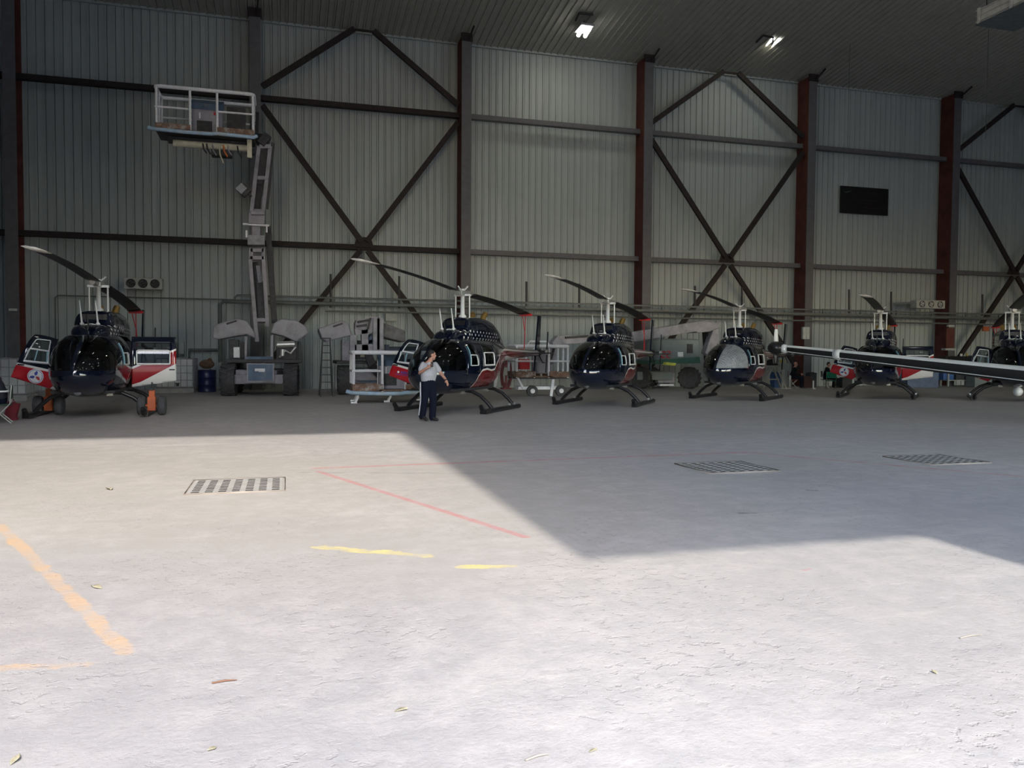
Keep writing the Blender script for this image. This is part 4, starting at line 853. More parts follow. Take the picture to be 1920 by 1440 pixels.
# IBC totes
M_TANK = mat('cloudy_tank_plastic', (0.50, 0.52, 0.50), 0.5, var=0.12, scale=2)
M_PALLET = mat('worn_pallet', (0.30, 0.30, 0.29), 0.8)
def tote(loc, rz, s, label):
    r = empty('liquid_tote', loc, rz); r.scale = (s, s, s); tag(r, label, 'tank', 'caged liquid tanks')
    b = MB()
    for y in (-0.45, 0, 0.45): b.box((0, y, 0.065), (1.2, 0.1, 0.13))
    b.box((0, 0, 0.145), (1.2, 1.0, 0.03)); b.build('pallet', M_PALLET, r)
    b = MB(); b.box((0, 0, 0.64), (1.12, 0.92, 0.94)); b.lathe([(0.12, 0), (0.12, 0.05)], 16, 0, M=Matrix.Translation((0, 0, 1.10))); b.build('tank', M_TANK, r, 0.06)
    b = MB()
    for z in (0.2, 0.42, 0.66, 0.9, 1.13): b.tube([(-0.58, -0.48, z), (0.58, -0.48, z), (0.58, 0.48, z), (-0.58, 0.48, z)], 0.012, 5, closed=True)
    for k in range(7):
        for y in (-0.48, 0.48): b.tube([(-0.58+k*1.16/6, y, 0.16), (-0.58+k*1.16/6, y, 1.13)], 0.012, 5)
    for k in range(1, 5):
        for x in (-0.58, 0.58): b.tube([(x, -0.48+k*0.96/5, 0.16), (x, -0.48+k*0.96/5, 1.13)], 0.012, 5)
    b.build('wire_cage', L_GREY, r)
    b = MB(); b.tube([(0.1, -0.42, 0.27), (0.1, -0.56, 0.27)], 0.045, 10); b.box((0.1, -0.56, 0.32), (0.14, 0.03, 0.03)); b.build('outlet_valve', L_DARK, r)
g = gnd(334, 735); tote((g.x, 34.6, 0), -0.05, 1.2, 'white caged liquid tank on a pallet, right of the leftmost helicopter')
g = gnd(14, 752); tote((g.x-0.15, g.y+0.5, 0), 0.0, 1.22, 'white caged liquid tank at the left edge, behind the seated figure')
# blue drum and sack
_d = pix_ray(388, 700); g = _d*(34.8/_d.y); r = empty('steel_drum', (g.x, 34.8, 0)); tag(r, 'dark blue drum standing by the caged tank', 'drum')
b = MB(); b.lathe([(0.29, 0), (0.30, 0.02), (0.29, 0.05), (0.285, 0.28), (0.30, 0.30), (0.285, 0.32), (0.285, 0.58), (0.30, 0.60), (0.285, 0.62), (0.29, 0.86), (0.30, 0.89), (0.27, 0.90)], 24); b.build('drum_body', mat('dark_blue_drum_paint', (0.012, 0.018, 0.075), 0.4), r)
b = MB(); b.lathe([(0.262, 0.895), (0.262, 0.905)], 20); b.tube([(0.1, 0.05, 0.90), (0.1, 0.05, 0.925)], 0.03, 10); b.build('drum_lid', L_DARK, r)
r.scale = (1.2, 1.2, 1.0)
b = MB(); b.ball((g.x, 34.8, 1.13), (0.30, 0.26, 0.19), 14); b.ball((g.x+0.12, 34.72, 1.27), (0.10, 0.10, 0.12), 10); tag(b.build('rag_sack', mat('brown_sacking', (0.16, 0.10, 0.06), 0.9, var=0.4, scale=9)), 'crumpled brown sack resting on the blue drum', 'sack')
# step ladder left of lift B
g = gnd(613, 744); r = empty('step_ladder', (g.x, g.y, 0)); tag(r, 'thin dark step ladder standing left of the folded lift', 'ladder')
h = at_y(613, 634, g.y).z
for sx in (-1, 1):
    b = MB(); b.beam((sx*0.24, 0, 0), (sx*0.13, 0.28, h), 0.05, 0.04); b.build('front_rail', L_DARK, r)
    b = MB(); b.beam((sx*0.24, 1.0, 0), (sx*0.13, 0.34, h), 0.04, 0.03); b.build('rear_rail', L_DARK, r)
for k in range(7):
    t = (k+1)/8; b = MB(); b.box((0, 0.28*t, h*t), (0.48-0.22*t, 0.09, 0.03)); b.build('step', L_DARK, r)
b = MB(); b.box((0, 0.31, h), (0.34, 0.16, 0.04)); b.build('top_cap', L_DARK, r)
# hoses hanging on the wall between the second and third helicopters
for nm, m, cx, lab in (('white', M_WHITE, 924, 'coil of pale hose hanging on the wall behind the second tail'), ('red', mat('dull_red_hose', (0.16, 0.035, 0.04), 0.6), 950, 'coil of dull red hose hanging beside the pale hose')):
    c = at_y(cx, 712, 35.6); P = []
    for k in range(96):
        a = k/96*2*PI*6; q = 0.36+0.07*math.sin(k*0.7); P.append((c.x+q*0.62*math.cos(a), 35.6+0.002*k, c.z+0.25+q*(1.6*math.sin(a))))
    b = MB(); b.tube(P, 0.025, 5); b.beam((c.x, 35.7, c.z+0.2), (c.x, 35.7, 0.0), 0.08, 0.08); b.box((c.x, 35.7, 0.03), (0.4, 0.6, 0.06)); b.beam((c.x, 35.7, 1.0), (c.x, 35.7, c.z+0.95), 0.08, 0.08)
    tag(b.build('hose_coil', m), lab, 'hose', 'hose coils')
# orange handling wheels at the first helicopter
M_ORANGE = mat('safety_orange_paint', (0.50, 0.11, 0.03), 0.5)
for px, py, lab in ((90, 779, 'orange handling wheels by the left skid of the leftmost helicopter'), (284, 779, 'orange handling wheels by the right skid of the leftmost helicopter')):
    g = gnd(px, py); r = empty('handling_wheels', (g.x, g.y+0.1, 0)); tag(r, lab, 'ground wheels', 'orange ground handling wheels')
    for sx in (-1, 1):
        M = Matrix.Translation((sx*0.24, 0, 0.25)) @ Matrix.Rotation(PI/2, 4, 'Y'); b = MB(); b.lathe([(0.10, -0.09), (0.22, -0.09), (0.25, -0.05), (0.25, 0.05), (0.22, 0.09), (0.10, 0.09)], 20, 0, M=M); w_ = b.build('wheel', L_TYRE, r)
    b = MB(); b.box((0, 0, 0.30), (0.20, 0.16, 0.36)); b.box((0, 0.02, 0.55), (0.14, 0.1, 0.22)); b.tube([(-0.2, 0, 0.25), (0.2, 0, 0.25)], 0.035, 8); b.build('jack_frame', M_ORANGE, r, 0.015)
    b = MB(); b.tube([(0, 0.02, 0.6), (0, 0.05, 0.85)], 0.02, 6); b.box((0, 0, 0.66), (0.11, 0.1, 0.05)); b.build('jack_handle', M_ORANGE if px < 100 else L_DARK, r)
# floor grates
M_GRATE = mat('galvanised_grate', (0.45, 0.44, 0.42), 0.45); M_HOLE = mat('grate_slot_dark', (0.035, 0.03, 0.028), 0.9)
for i, (x, y) in enumerate(((-0.55, 10.32), (6.22, 10.35), (9.98, 10.35))):
    r = empty('floor_grate', (x, y, 0)); tag(r, ['slotted square floor grate in the sunlit left part of the floor', 'slotted square floor grate in shade, middle of the three', 'slotted square floor grate in shade, rightmost of the three'][i], 'floor grate', 'slotted floor grates')
    b = MB(); xs = [-0.53]; ys = [-0.5]
    for cx in range(7): xs += [-0.45+cx*0.15-0.044, -0.45+cx*0.15+0.044]
    for k in range(8): ys += [-0.42+k*0.12-0.034, -0.42+k*0.12+0.034]
    xs.append(0.53); ys.append(0.5); nx = len(xs); vs = [(x_, y_, 0.012) for y_ in ys for x_ in xs]; fs = []; ms = []
    for q in range(len(ys)-1):
        for p_ in range(nx-1):
            f = (q*nx+p_, q*nx+p_+1, (q+1)*nx+p_+1, (q+1)*nx+p_)
            if q % 2 == 1 and p_ % 2 == 1:
                n0 = len(vs); vs += [(vs[k][0], vs[k][1], 0.002) for k in f]; fs.append((n0, n0+1, n0+2, n0+3)); ms.append(1)
                for k in range(4): fs.append((f[k], f[(k+1) % 4], n0+(k+1) % 4, n0+k)); ms.append(1)
            else: fs.append(f); ms.append(0)
    pass
    b.add(vs, fs); b.m = ms; b.build('grate_plate', [M_GRATE, M_HOLE], r)
    b = MB(); b.tube([(-0.56, -0.52, 0.006), (0.56, -0.52, 0.006), (0.56, 0.52, 0.006), (-0.56, 0.52, 0.006)], 0.012, 4, closed=True); b.build('grate_frame', mat('rusty_frame', (0.30, 0.26, 0.22), 0.8), r)
# leaves and twigs on the sunlit floor
M_LEAF = mat('dry_leaf', (0.40, 0.36, 0.24), 0.8, var=0.35, scale=30); M_TWIG = mat('brown_twig', (0.17, 0.085, 0.05), 0.8)
for i, (px, py, s, lab) in enumerate(((752, 1334, 0.03, 'small curled dry leaf near the bottom centre-left of the floor'), (29, 1428, 0.032, 'small dry leaf in the bottom left corner'), (181, 1103, 0.045, 'small dry leaf right of the orange stripe'), (398, 1407, 0.022, 'tiny leaf at the bottom edge, right of the corner leaf'), (205, 918, 0.08, 'pale scrap of leaf left of the sunlit grate'), (1112, 1410, 0.02, 'dark leaf crumb at the bottom edge right of centre'), (1752, 1262, 0.02, 'dark leaf crumb on the bright floor at lower right'))):
    g = gnd(px, py); b = MB(); rings = []
    for k in range(7):
        u = k/6; wv = math.sin(PI*min(0.97, u+0.03))*s*0.5; rings.append([(-s+2*s*u, -wv, 0.004+0.35*s*abs(math.sin(3*u))), (-s+2*s*u, 0, 0.002+0.25*s*u*u), (-s+2*s*u, wv, 0.004+0.4*s*u)])
    vs = [p for q in rings for p in q]; fs = []
    for k in range(6):
        for j in range(2): fs.append((k*3+j, k*3+j+1, k*3+j+4, k*3+j+3))
    b.add(vs, fs, 0, True); o = b.build('dry_leaf', M_LEAF, loc=(g.x, g.y, 0.001), rz=i*1.3); tag(o, lab, 'leaf', 'leaves on the floor')
    sm = o.modifiers.new('thick', 'SOLIDIFY'); sm.thickness = 0.002
for i, (a, c, lab) in enumerate((((397, 1283), (444, 1277), 'thin reddish twig lying on the lower left floor'), ((985, 1428), (1030, 1416), 'thin grey twig at the bottom edge of the floor'), ((1800, 1198), (1840, 1192), 'faint straw on the bright floor at right'))):
    p, q = gnd(*a), gnd(*c); b = MB(); b.tube([p+Vector((0, 0, 0.006)), (p+q)/2+Vector((0.004, 0.008, 0.008)), q+Vector((0, 0, 0.006))], [0.004, 0.005, 0.002], 6); tag(b.build('twig', M_TWIG if i == 0 else mat('grey_straw', (0.34, 0.30, 0.25), 0.8)), lab, 'twig', 'twigs on the floor')
# windshield cover and card
def cover(h, key, m, name, label, cat, cond, off=-0.025):
    vs = []; fs = []
    for poly in SHELL[key]:
        c = sum((Vector(p) for p in poly), Vector())/len(poly)
        if not cond(c): continue
        ids = []
        for p in poly:
            d = Vector((p[0], p[1]+0.9, p[2]-1.1)).normalized(); vs.append(Vector(p)+d*off); ids.append(len(vs)-1)
        fs.append(tuple(ids))
    b = MB(); b.add(vs, fs, 0, True); o = b.build(name, m, h, fix=False)
    s = o.modifiers.new('thick', 'SOLIDIFY'); s.thickness = 0.01; o['label'] = label; return o
M_SHADE = mat('grey_sunshade_fabric', (0.30, 0.32, 0.35), 0.7, var=0.2, scale=3)
cover(HROOT[3], 'shieldR', M_SHADE, 'windshield_cover', 'grey fabric sunshade on the windshield', 'sunshade', lambda c: c.z < 1.74, 0.012)
cover(HROOT[5], 'shieldR', mat('pale_blue_card', (0.40, 0.52, 0.62), 0.6), 'windshield_card', 'pale blue card on the windshield', 'card', lambda c: 1.06 < c.z < 1.24 and c.y > -1.95, 0.012)
# belly camera ball of the last helicopter
o = HROOT[5].location; rot = Matrix.Rotation(HROOT[5].rotation_euler.z, 4, 'Z')
b = MB(); b.ball((0.05, -1.55, 0.33), 0.145, 16); b.tube([(0.05, -1.5, 0.42), (0.05, -1.45, 0.52)], 0.06, 10); b.build('belly_camera_ball', M_WHITE, HROOT[5])
# ---------------------------------------------------------------- long dark tail boom in front of the right-hand helicopters
T = at_y(1457, 652.5, 23.5); Bp = at_y(1920, 703, 16.6)
r = empty('helicopter', (T.x, T.y, 0)); tag(r, 'helicopter mostly out of frame, its long dark white-edged tail boom crossing the view', 'helicopter', 'helicopters parked along the hangar wall')
ax = (Bp-T); L = ax.length; ax = ax.normalized(); Rr = frame_to(T, Bp)
def tp(s, dz=0.0, dl=0.0):
    p = T+ax*s+Vector((0, 0, dz)); lat = Vector((ax.y, -ax.x, 0)).normalized(); p += lat*dl; return p-r.location
def oval(s, hh_, ww, n=24, dz=0.0): return [tuple(tp(s, dz+hh_*math.sin(2*PI*j/n), ww*math.cos(2*PI*j/n))) for j in range(n)]
H0, H1 = 0.125, 0.225
hgt = lambda s: H0+(H1-H0)*min(1.3, s/L)
b = MB(); b.loft([oval(s, hgt(s), hgt(s)*0.9) for s in seq(0.45, L+3.0, 30)], 0); b.build('tail_boom', M_BLADE, r)
b = MB()
rows = [[tuple(tp(s, hgt(s)*1.02*math.sin(a), hgt(s)*0.92*math.cos(a))) for a in seq(0.55, PI-0.55, 8)] for s in seq(0.45, L+3.0, 30)]
vs = [p for q in rows for p in q]; b.add(vs, [(k*9+j, k*9+j+1, k*9+j+10, k*9+j+9) for k in range(30) for j in range(8)], 0, True)
for sg in (-1, 1): b.tube([tp(s, -hgt(s)*0.62, sg*hgt(s)*0.74) for s in seq(0.45, L+3.0, 20)], 0.014, 5)
b.build('white_stripe', M_WHITE, r)
b = MB(); b.loft([oval(s, hgt(s)*k, hgt(s)*0.9*k) for s, k in ((0.20, 1.02), (0.24, 1.14), (0.30, 1.14), (0.38, 1.03))], 0); b.build('white_collar', M_WHITE, r)
b = MB(); b.ball(tp(-0.02), (0.30, 0.30, 0.225), 18); b.ball(tp(-0.05, 0.0, 0.0)+Vector((-0.10, -0.28, 0.03)), 0.03, 8); b.build('tail_gearbox_cover', M_BLACK, r)
b = MB(); c = tp(-0.05); b.loft([[(c.x+q*math.cos(2*PI*j/12), c.y+0.5*q*math.sin(2*PI*j/12), c.z+zz) for j in range(12)] for zz, q in ((0.15, 0.095), (0.35, 0.085), (0.60, 0.06), (0.63, 0.045))], 0); b.build('tail_rotor_blade', M_WHITE, r)
b = MB(); b.loft([[(c.x+q*math.cos(2*PI*j/12), c.y+0.5*q*math.sin(2*PI*j/12), c.z-zz) for j in range(12)] for zz, q in ((0.15, 0.095), (0.30, 0.08), (0.50, 0.07), (0.54, 0.05))], 0); b.build('tail_rotor_blade', M_BLACK, r)
sst = 0.0
def s_at(px):
    lo, hi = 0.0, L
    for _ in range(40):
        m = (lo+hi)/2; p = T+ax*m-Vector((0, 0, CAM_H)); x = 960+FPX*(p.dot(CR))/(p.dot(CF))
        if x < px: lo = m
        else: hi = m
    return lo
s0 = s_at(1565); s1 = s_at(1578)
b = MB(); b.loft([oval(s, hgt(s)*1.08, hgt(s)*0.98) for s in (s0, s1)], 0); b.build('clamp_band', M_WHITE, r)
# the body it belongs to, beyond the right edge
c = tp(L+4.6); bz = c.z
b = MB(); rings = []
for k, (s, hh_, ww) in enumerate(((L+2.6, 0.26, 0.24), (L+3.2, 0.42, 0.40), (L+4.0, 0.70, 0.62), (L+5.0, 0.82, 0.70), (L+6.0, 0.75, 0.66), (L+6.8, 0.50, 0.48), (L+7.2, 0.15, 0.15))): rings.append(oval(s, hh_, ww, 24, 0.25-0.1*max(0, s-L-3)+max(0.0, (s-L-2.6)*0.18)))
b.loft(rings, 0); b.build('fuselage', P_NAVY, r)
for sg in (-1, 1):
    p0 = tp(L+3.4, 0, sg*0.95); p1 = tp(L+6.6, 0, sg*0.95); b = MB(); b.tube([(p0.x, p0.y, 0.05), (p1.x, p1.y, 0.05)], 0.05, 8)
    for s in (L+4.0, L+5.8): q = tp(s, 0, sg*0.95); q2 = tp(s, -0.3, sg*0.4); b.tube([(q.x, q.y, 0.06), q2], 0.04, 8)
    b.build('skid', M_BLACK, r)
# ---------------------------------------------------------------- clutter by the wall on the right
M_CRATE = mat('dark_crate', (0.03, 0.035, 0.04), 0.7, var=0.3); M_BLUEBIN = mat('blue_bin_plastic', (0.03, 0.09, 0.26), 0.5); M_CLOTH_G = mat('green_canvas', (0.0, 0.13, 0.07), 0.8); M_CLOTH_R = mat('maroon_cloth', (0.16, 0.02, 0.025), 0.85)
def G(px, Y): d = pix_ray(px, 700); t = Y/d.y; return Vector((d.x*t, Y, 0))
g = G(1449, 34.6); r = empty('trestle', g); tag(r, 'grey A-frame trestle behind the navy tail boom', 'trestle')
b = MB(); b.box((0, 0, 1.10), (0.9, 0.35, 0.08)); b.build('trestle_top', M_BOX, r)
for x, q in ((-0.1, -0.7), (0.1, 0.62)):
    for y in (-0.14, 0.14): b = MB(); b.beam((x, y, 1.08), (q, y*1.6, 0.02), 0.07, 0.07); b.build('leg', M_BOX, r)
b = MB(); b.box((0, 0, 0.45), (0.75, 0.04, 0.06)); b.build('cross_rail', M_BOX, r)
r2 = empty('equipment_case', g+Vector((-0.05, 0, 1.14))); tag(r2, 'open black case with white panel standing on the trestle', 'case')
b = MB(); b.box((-0.1, 0, 0.28), (0.72, 0.30, 0.56), 0); b.build('case_body', M_BLACK, r2, 0.03)
b = MB(); b.prism([(-0.05, 0.1), (0.18, 0.1), (0.20, 0.36), (0.0, 0.46), (-0.08, 0.42)], 0.02, M=Matrix.Translation((0, -0.16, 0)) @ Matrix.Rotation(PI/2, 4, 'X')); b.build('white_panel', M_PANEL, r2)
g = G(1455, 35.6); b = MB(); b.lathe([(0.24, 0), (0.28, 0.75), (0.30, 0.78), (0.28, 0.80)], 4, 0, False, M=Matrix.Translation((g.x, g.y, 0)) @ Matrix.Rotation(PI/4, 4, 'Z') @ Matrix.Diagonal((1.25, 1.1, 1, 1))); tag(b.build('plastic_bin', M_BLUEBIN), 'square blue plastic bin under the trestle', 'bin')
g = G(1467, 34.2); r = empty('work_stand', g); tag(r, 'thin grey stand with a yellow box on top, beside the trestle', 'stand')
b = MB(); b.box((0, 0, 0.62), (0.08, 0.08, 1.24)); b.box((0, 0, 0.02), (0.5, 0.5, 0.04)); b.box((0.05, 0, 1.26), (0.45, 0.3, 0.04)); b.build('post', M_BOX, r)
g2 = g+Vector((-0.02, -0.03, 1.28)); b = MB(); b.box((g2.x, g2.y, g2.z+0.07), (0.22, 0.16, 0.14)); b.box((g2.x, g2.y, g2.z+0.16), (0.12, 0.08, 0.04)); tag(b.build('yellow_tool_box', mat('yellow_plastic', (0.60, 0.50, 0.05), 0.5), bevel=0.01), 'small yellow box on the thin stand', 'box')
g = G(1481.5, 34.2); b = MB(); b.lathe([(0.10, 0), (0.10, 0.03), (0.035, 0.06), (0.035, 0.30), (0.06, 0.33), (0.06, 0.62), (0.03, 0.66)], 14, 0, M=Matrix.Translation(g)); tag(b.build('metal_stanchion', M_ALU), 'short shiny metal stanchion in front of the bald seated man', 'stanchion')
g = G(1525.5, 34.0); b = MB(); b.tube([g, g+Vector((0, 0, 0.40))], 0.035, 8); b.box(g+Vector((0, 0, 0.01)), (0.16, 0.16, 0.02)); tag(b.build('white_marker_post', M_WHITE), 'low white marker post between the two seated men', 'post')
for i, (px, Y, d, z0, lab) in enumerate(((1511, 35.2, (0.45, 0.4, 0.55), 0, 'dark brown bag on the floor between the seated men'), (1521, 35.66, (0.4, 0.4, 0.75), 0, 'tall dark crate by the column foot'), (1583, 34.8, (0.6, 0.5, 0.5), 0, 'dark crate behind the red door of the fifth helicopter'))):
    g = G(px, Y); b = MB(); b.box((g.x, g.y, d[2]/2), d); b.box((g.x, g.y, d[2]+0.02), (d[0]*0.6, d[1]*0.6, 0.04)); tag(b.build('storage_crate', mat('brown_bag', (0.06, 0.03, 0.025), 0.9) if i == 0 else M_CRATE, bevel=0.04), lab, 'crate', 'dark crates along the wall')
# dark workbench with odds and ends, far right
a = at_y(1772, 667, 35.2); c = at_y(1818, 680, 35.2); r = empty('workbench', ((a.x+c.x)/2, 35.2, 0)); tag(r, 'long dark workbench against the wall, left of the rightmost helicopter', 'workbench'); w = c.x-a.x
b = MB(); b.box((0, 0, a.z-0.2), (w+0.4, 0.6, 0.36)); b.build('bench_top', M_BLACK, r, 0.01)
for x in (-w/2, w/2):
    for y in (-0.25, 0.25): b = MB(); b.box((x, y, (a.z-0.3)/2), (0.07, 0.07, a.z-0.36)); b.build('leg', M_BOX, r)
b = MB(); b.box((0, 0, 0.35), (w, 0.55, 0.04)); b.build('lower_shelf', M_BOX, r)
zt = a.z-0.02
for i, (dx, m, R, hh_, nm, lab) in enumerate(((0.05, M_WHITE, 0.06, 0.13, 'mug', 'small white mug on the dark workbench'), (0.42, mat('amber_bottle', (0.45, 0.30, 0.05), 0.3), 0.045, 0.18, 'bottle', 'small amber bottle on the dark workbench'))):
    b = MB(); b.lathe([(R*0.9, 0), (R, 0.01), (R, hh_*0.7), (R*(0.95 if i == 0 else 0.4), hh_)], 14, 0, M=Matrix.Translation((r.location.x+dx, 35.0, zt))); tag(b.build(nm, m), lab, nm)
for i, (dx, d, m, lab) in enumerate(((-0.75, (0.7, 0.4, 0.36), M_BLUEBIN, 'blue box on the lower shelf of the dark workbench, left end'), (0.05, (0.6, 0.4, 0.30), M_CRATE, 'black box on the lower shelf of the dark workbench, middle'), (0.75, (0.5, 0.4, 0.32), mat('slate_blue_box', (0.06, 0.08, 0.14), 0.6), 'slate box on the lower shelf of the dark workbench, right end'))):
    b = MB(); b.box((r.location.x+dx, 35.2, 0.372+d[2]/2), d); b.box((r.location.x+dx, 35.2, 0.372+d[2]+0.015), (d[0]*1.03, d[1]*1.03, 0.03)); tag(b.build('storage_box', m, bevel=0.015), lab, 'box', 'boxes under the workbench')
g = G(1833, 34.6); b = MB(); b.box((g.x, g.y, 0.42), (0.95, 0.6, 0.80)); b.box((g.x, g.y, 0.83), (0.98, 0.63, 0.04)); b.box((g.x, g.y-0.31, 0.6), (0.3, 0.02, 0.05)); tag(b.build('grey_cabinet', L_TEAL, bevel=0.02), 'low grey cabinet right of the dark workbench', 'cabinet')
g = G(1722, 34.8); b = MB(); b.box((g.x, g.y, 0.38), (2.0, 0.7, 0.76)); b.box((g.x, g.y, 0.78), (2.05, 0.75, 0.04)); tag(b.build('plastic_storage_tub', mat('clouded_blue_plastic', (0.10, 0.14, 0.22), 0.4), bevel=0.05), 'long bluish storage tub behind the white door of the fifth helicopter', 'tub')
# ---------------------------------------------------------------- people
SKIN = mat('skin', (0.42, 0.22, 0.155), 0.55, var=0.06); HAIR = mat('dark_hair', (0.012, 0.010, 0.009), 0.7)
GREY_T = mat('grey_tshirt', (0.36, 0.37, 0.40), 0.85, var=0.06, scale=9); NAVY_C = mat('navy_trouser_cloth', (0.006, 0.008, 0.018), 0.9, spec=0.15); BOOT = mat('black_boot_leather', (0.010, 0.010, 0.011), 0.6)
DARKC = mat('black_jacket_cloth', (0.008, 0.009, 0.013), 0.9, spec=0.15); EYE = mat('dark_eye', (0.01, 0.01, 0.01), 0.2)
def remesh(o, vox):
    r = o.modifiers.new('skin', 'REMESH'); r.mode = 'VOXEL'; r.voxel_size = vox; r.use_smooth_shade = True
    s = o.modifiers.new('smooth', 'SMOOTH'); s.factor = 0.5; s.iterations = 3
    return o
def lerp(a, b_, t): return Vector(a)*(1-t)+Vector(b_)*t
def limb(b, pts, rad, n=12):
    P = []; Rr = []
    for i in range(len(pts)-1):
        for k in range(4): t = k/4; P.append(lerp(pts[i], pts[i+1], t)); Rr.append(rad[i]*(1-t)+rad[i+1]*t)
    P.append(Vector(pts[-1])); Rr.append(rad[-1]); b.tube(P, Rr, n); b.ball(P[0], Rr[0], 10); b.ball(P[-1], Rr[-1], 10)
def hand(b, wrist, tip, side, curl=0.5):
    """palm and five bent fingers from the wrist towards tip; side points to the thumb"""
    w, t = Vector(wrist), Vector(tip); d = (t-w).normalized(); s = (Vector(side)-d*Vector(side).dot(d)).normalized(); n = d.cross(s)
    pc = w+d*0.05; R = Matrix((s, d, n)).transposed().to_4x4(); b.ball(pc, (0.042, 0.055, 0.019), 12, M=R); b.tube([w-d*0.02, w+d*0.03], [0.027, 0.026], 10)
    for k, ln in enumerate((0.070, 0.080, 0.075, 0.058)):
        a = pc+d*0.045+s*(0.030-0.020*k); c1 = a+d*ln*0.45+n*curl*0.02; c2 = c1+d*ln*0.3*(1-curl*0.6)+n*ln*0.42*curl; c3 = c2+d*ln*0.2*(1-1.6*curl)+n*ln*0.3*curl; b.tube([a, c1, c2, c3], [0.0095, 0.009, 0.0085, 0.007], 8)
    a = w+d*0.025+s*0.030; b.tube([a, a+s*0.028+d*0.022, a+s*0.034+d*0.055+n*0.012*curl], [0.012, 0.011, 0.008], 8)
def torso(b, pel, che, nec, hs, hip_r, waist_r, chest_r, axis):
    """elliptical trunk; axis is the unit vector from the right to the left shoulder"""
    ax_ = Vector(axis).normalized(); rings = []
    st = [(pel, -0.06, hip_r*0.9, 0.8), (pel, 0.03, hip_r, 0.78), (lerp(pel, che, 0.45), 0, waist_r, 0.84), (lerp(pel, che, 0.8), 0, chest_r*0.98, 0.74), (che, 0.03, chest_r, 0.66), (lerp(che, nec, 0.6), 0.02, chest_r*0.78, 0.60), (nec, 0.0, 0.075, 0.9)]
    for p, dz, r_, fl in st:
        p = Vector(p)+Vector((0, 0, dz)); dp = Vector((-ax_.y, ax_.x, 0)); rings.append([tuple(p+ax_*r_*math.cos(2*PI*j/20)+dp*r_*fl*math.sin(2*PI*j/20)) for j in range(20)])
    b.loft(rings, 0)
def head(b, c, face, up=Vector((0, 0, 1))):
    f = Vector(face).normalized(); s = up.cross(f).normalized(); u = f.cross(s); R = Matrix((s, f, u)).transposed().to_4x4(); c = Vector(c)
    def q(x, y, z): return c+s*x+f*y+u*z
    b.ball(q(0, -0.012, 0.025), (0.074, 0.094, 0.092), 16, M=R); b.ball(q(0, 0.028, -0.055), (0.056, 0.062, 0.062), 14, M=R); b.ball(q(0, 0.062, -0.098), (0.026, 0.022, 0.020), 10, M=R)
    b.tube([q(0, 0.080, 0.022), q(0, 0.102, -0.018), q(0, 0.088, -0.030)], [0.010, 0.014, 0.011], 8); b.ball(q(0, 0.080, -0.062), (0.026, 0.012, 0.009), 10, M=R); b.ball(q(0, 0.078, 0.040), (0.050, 0.014, 0.010), 10, M=R)
    for e in (-1, 1): b.ball(q(e*0.076, -0.012, -0.008), (0.010, 0.022, 0.032), 10, M=R)
    return q, R
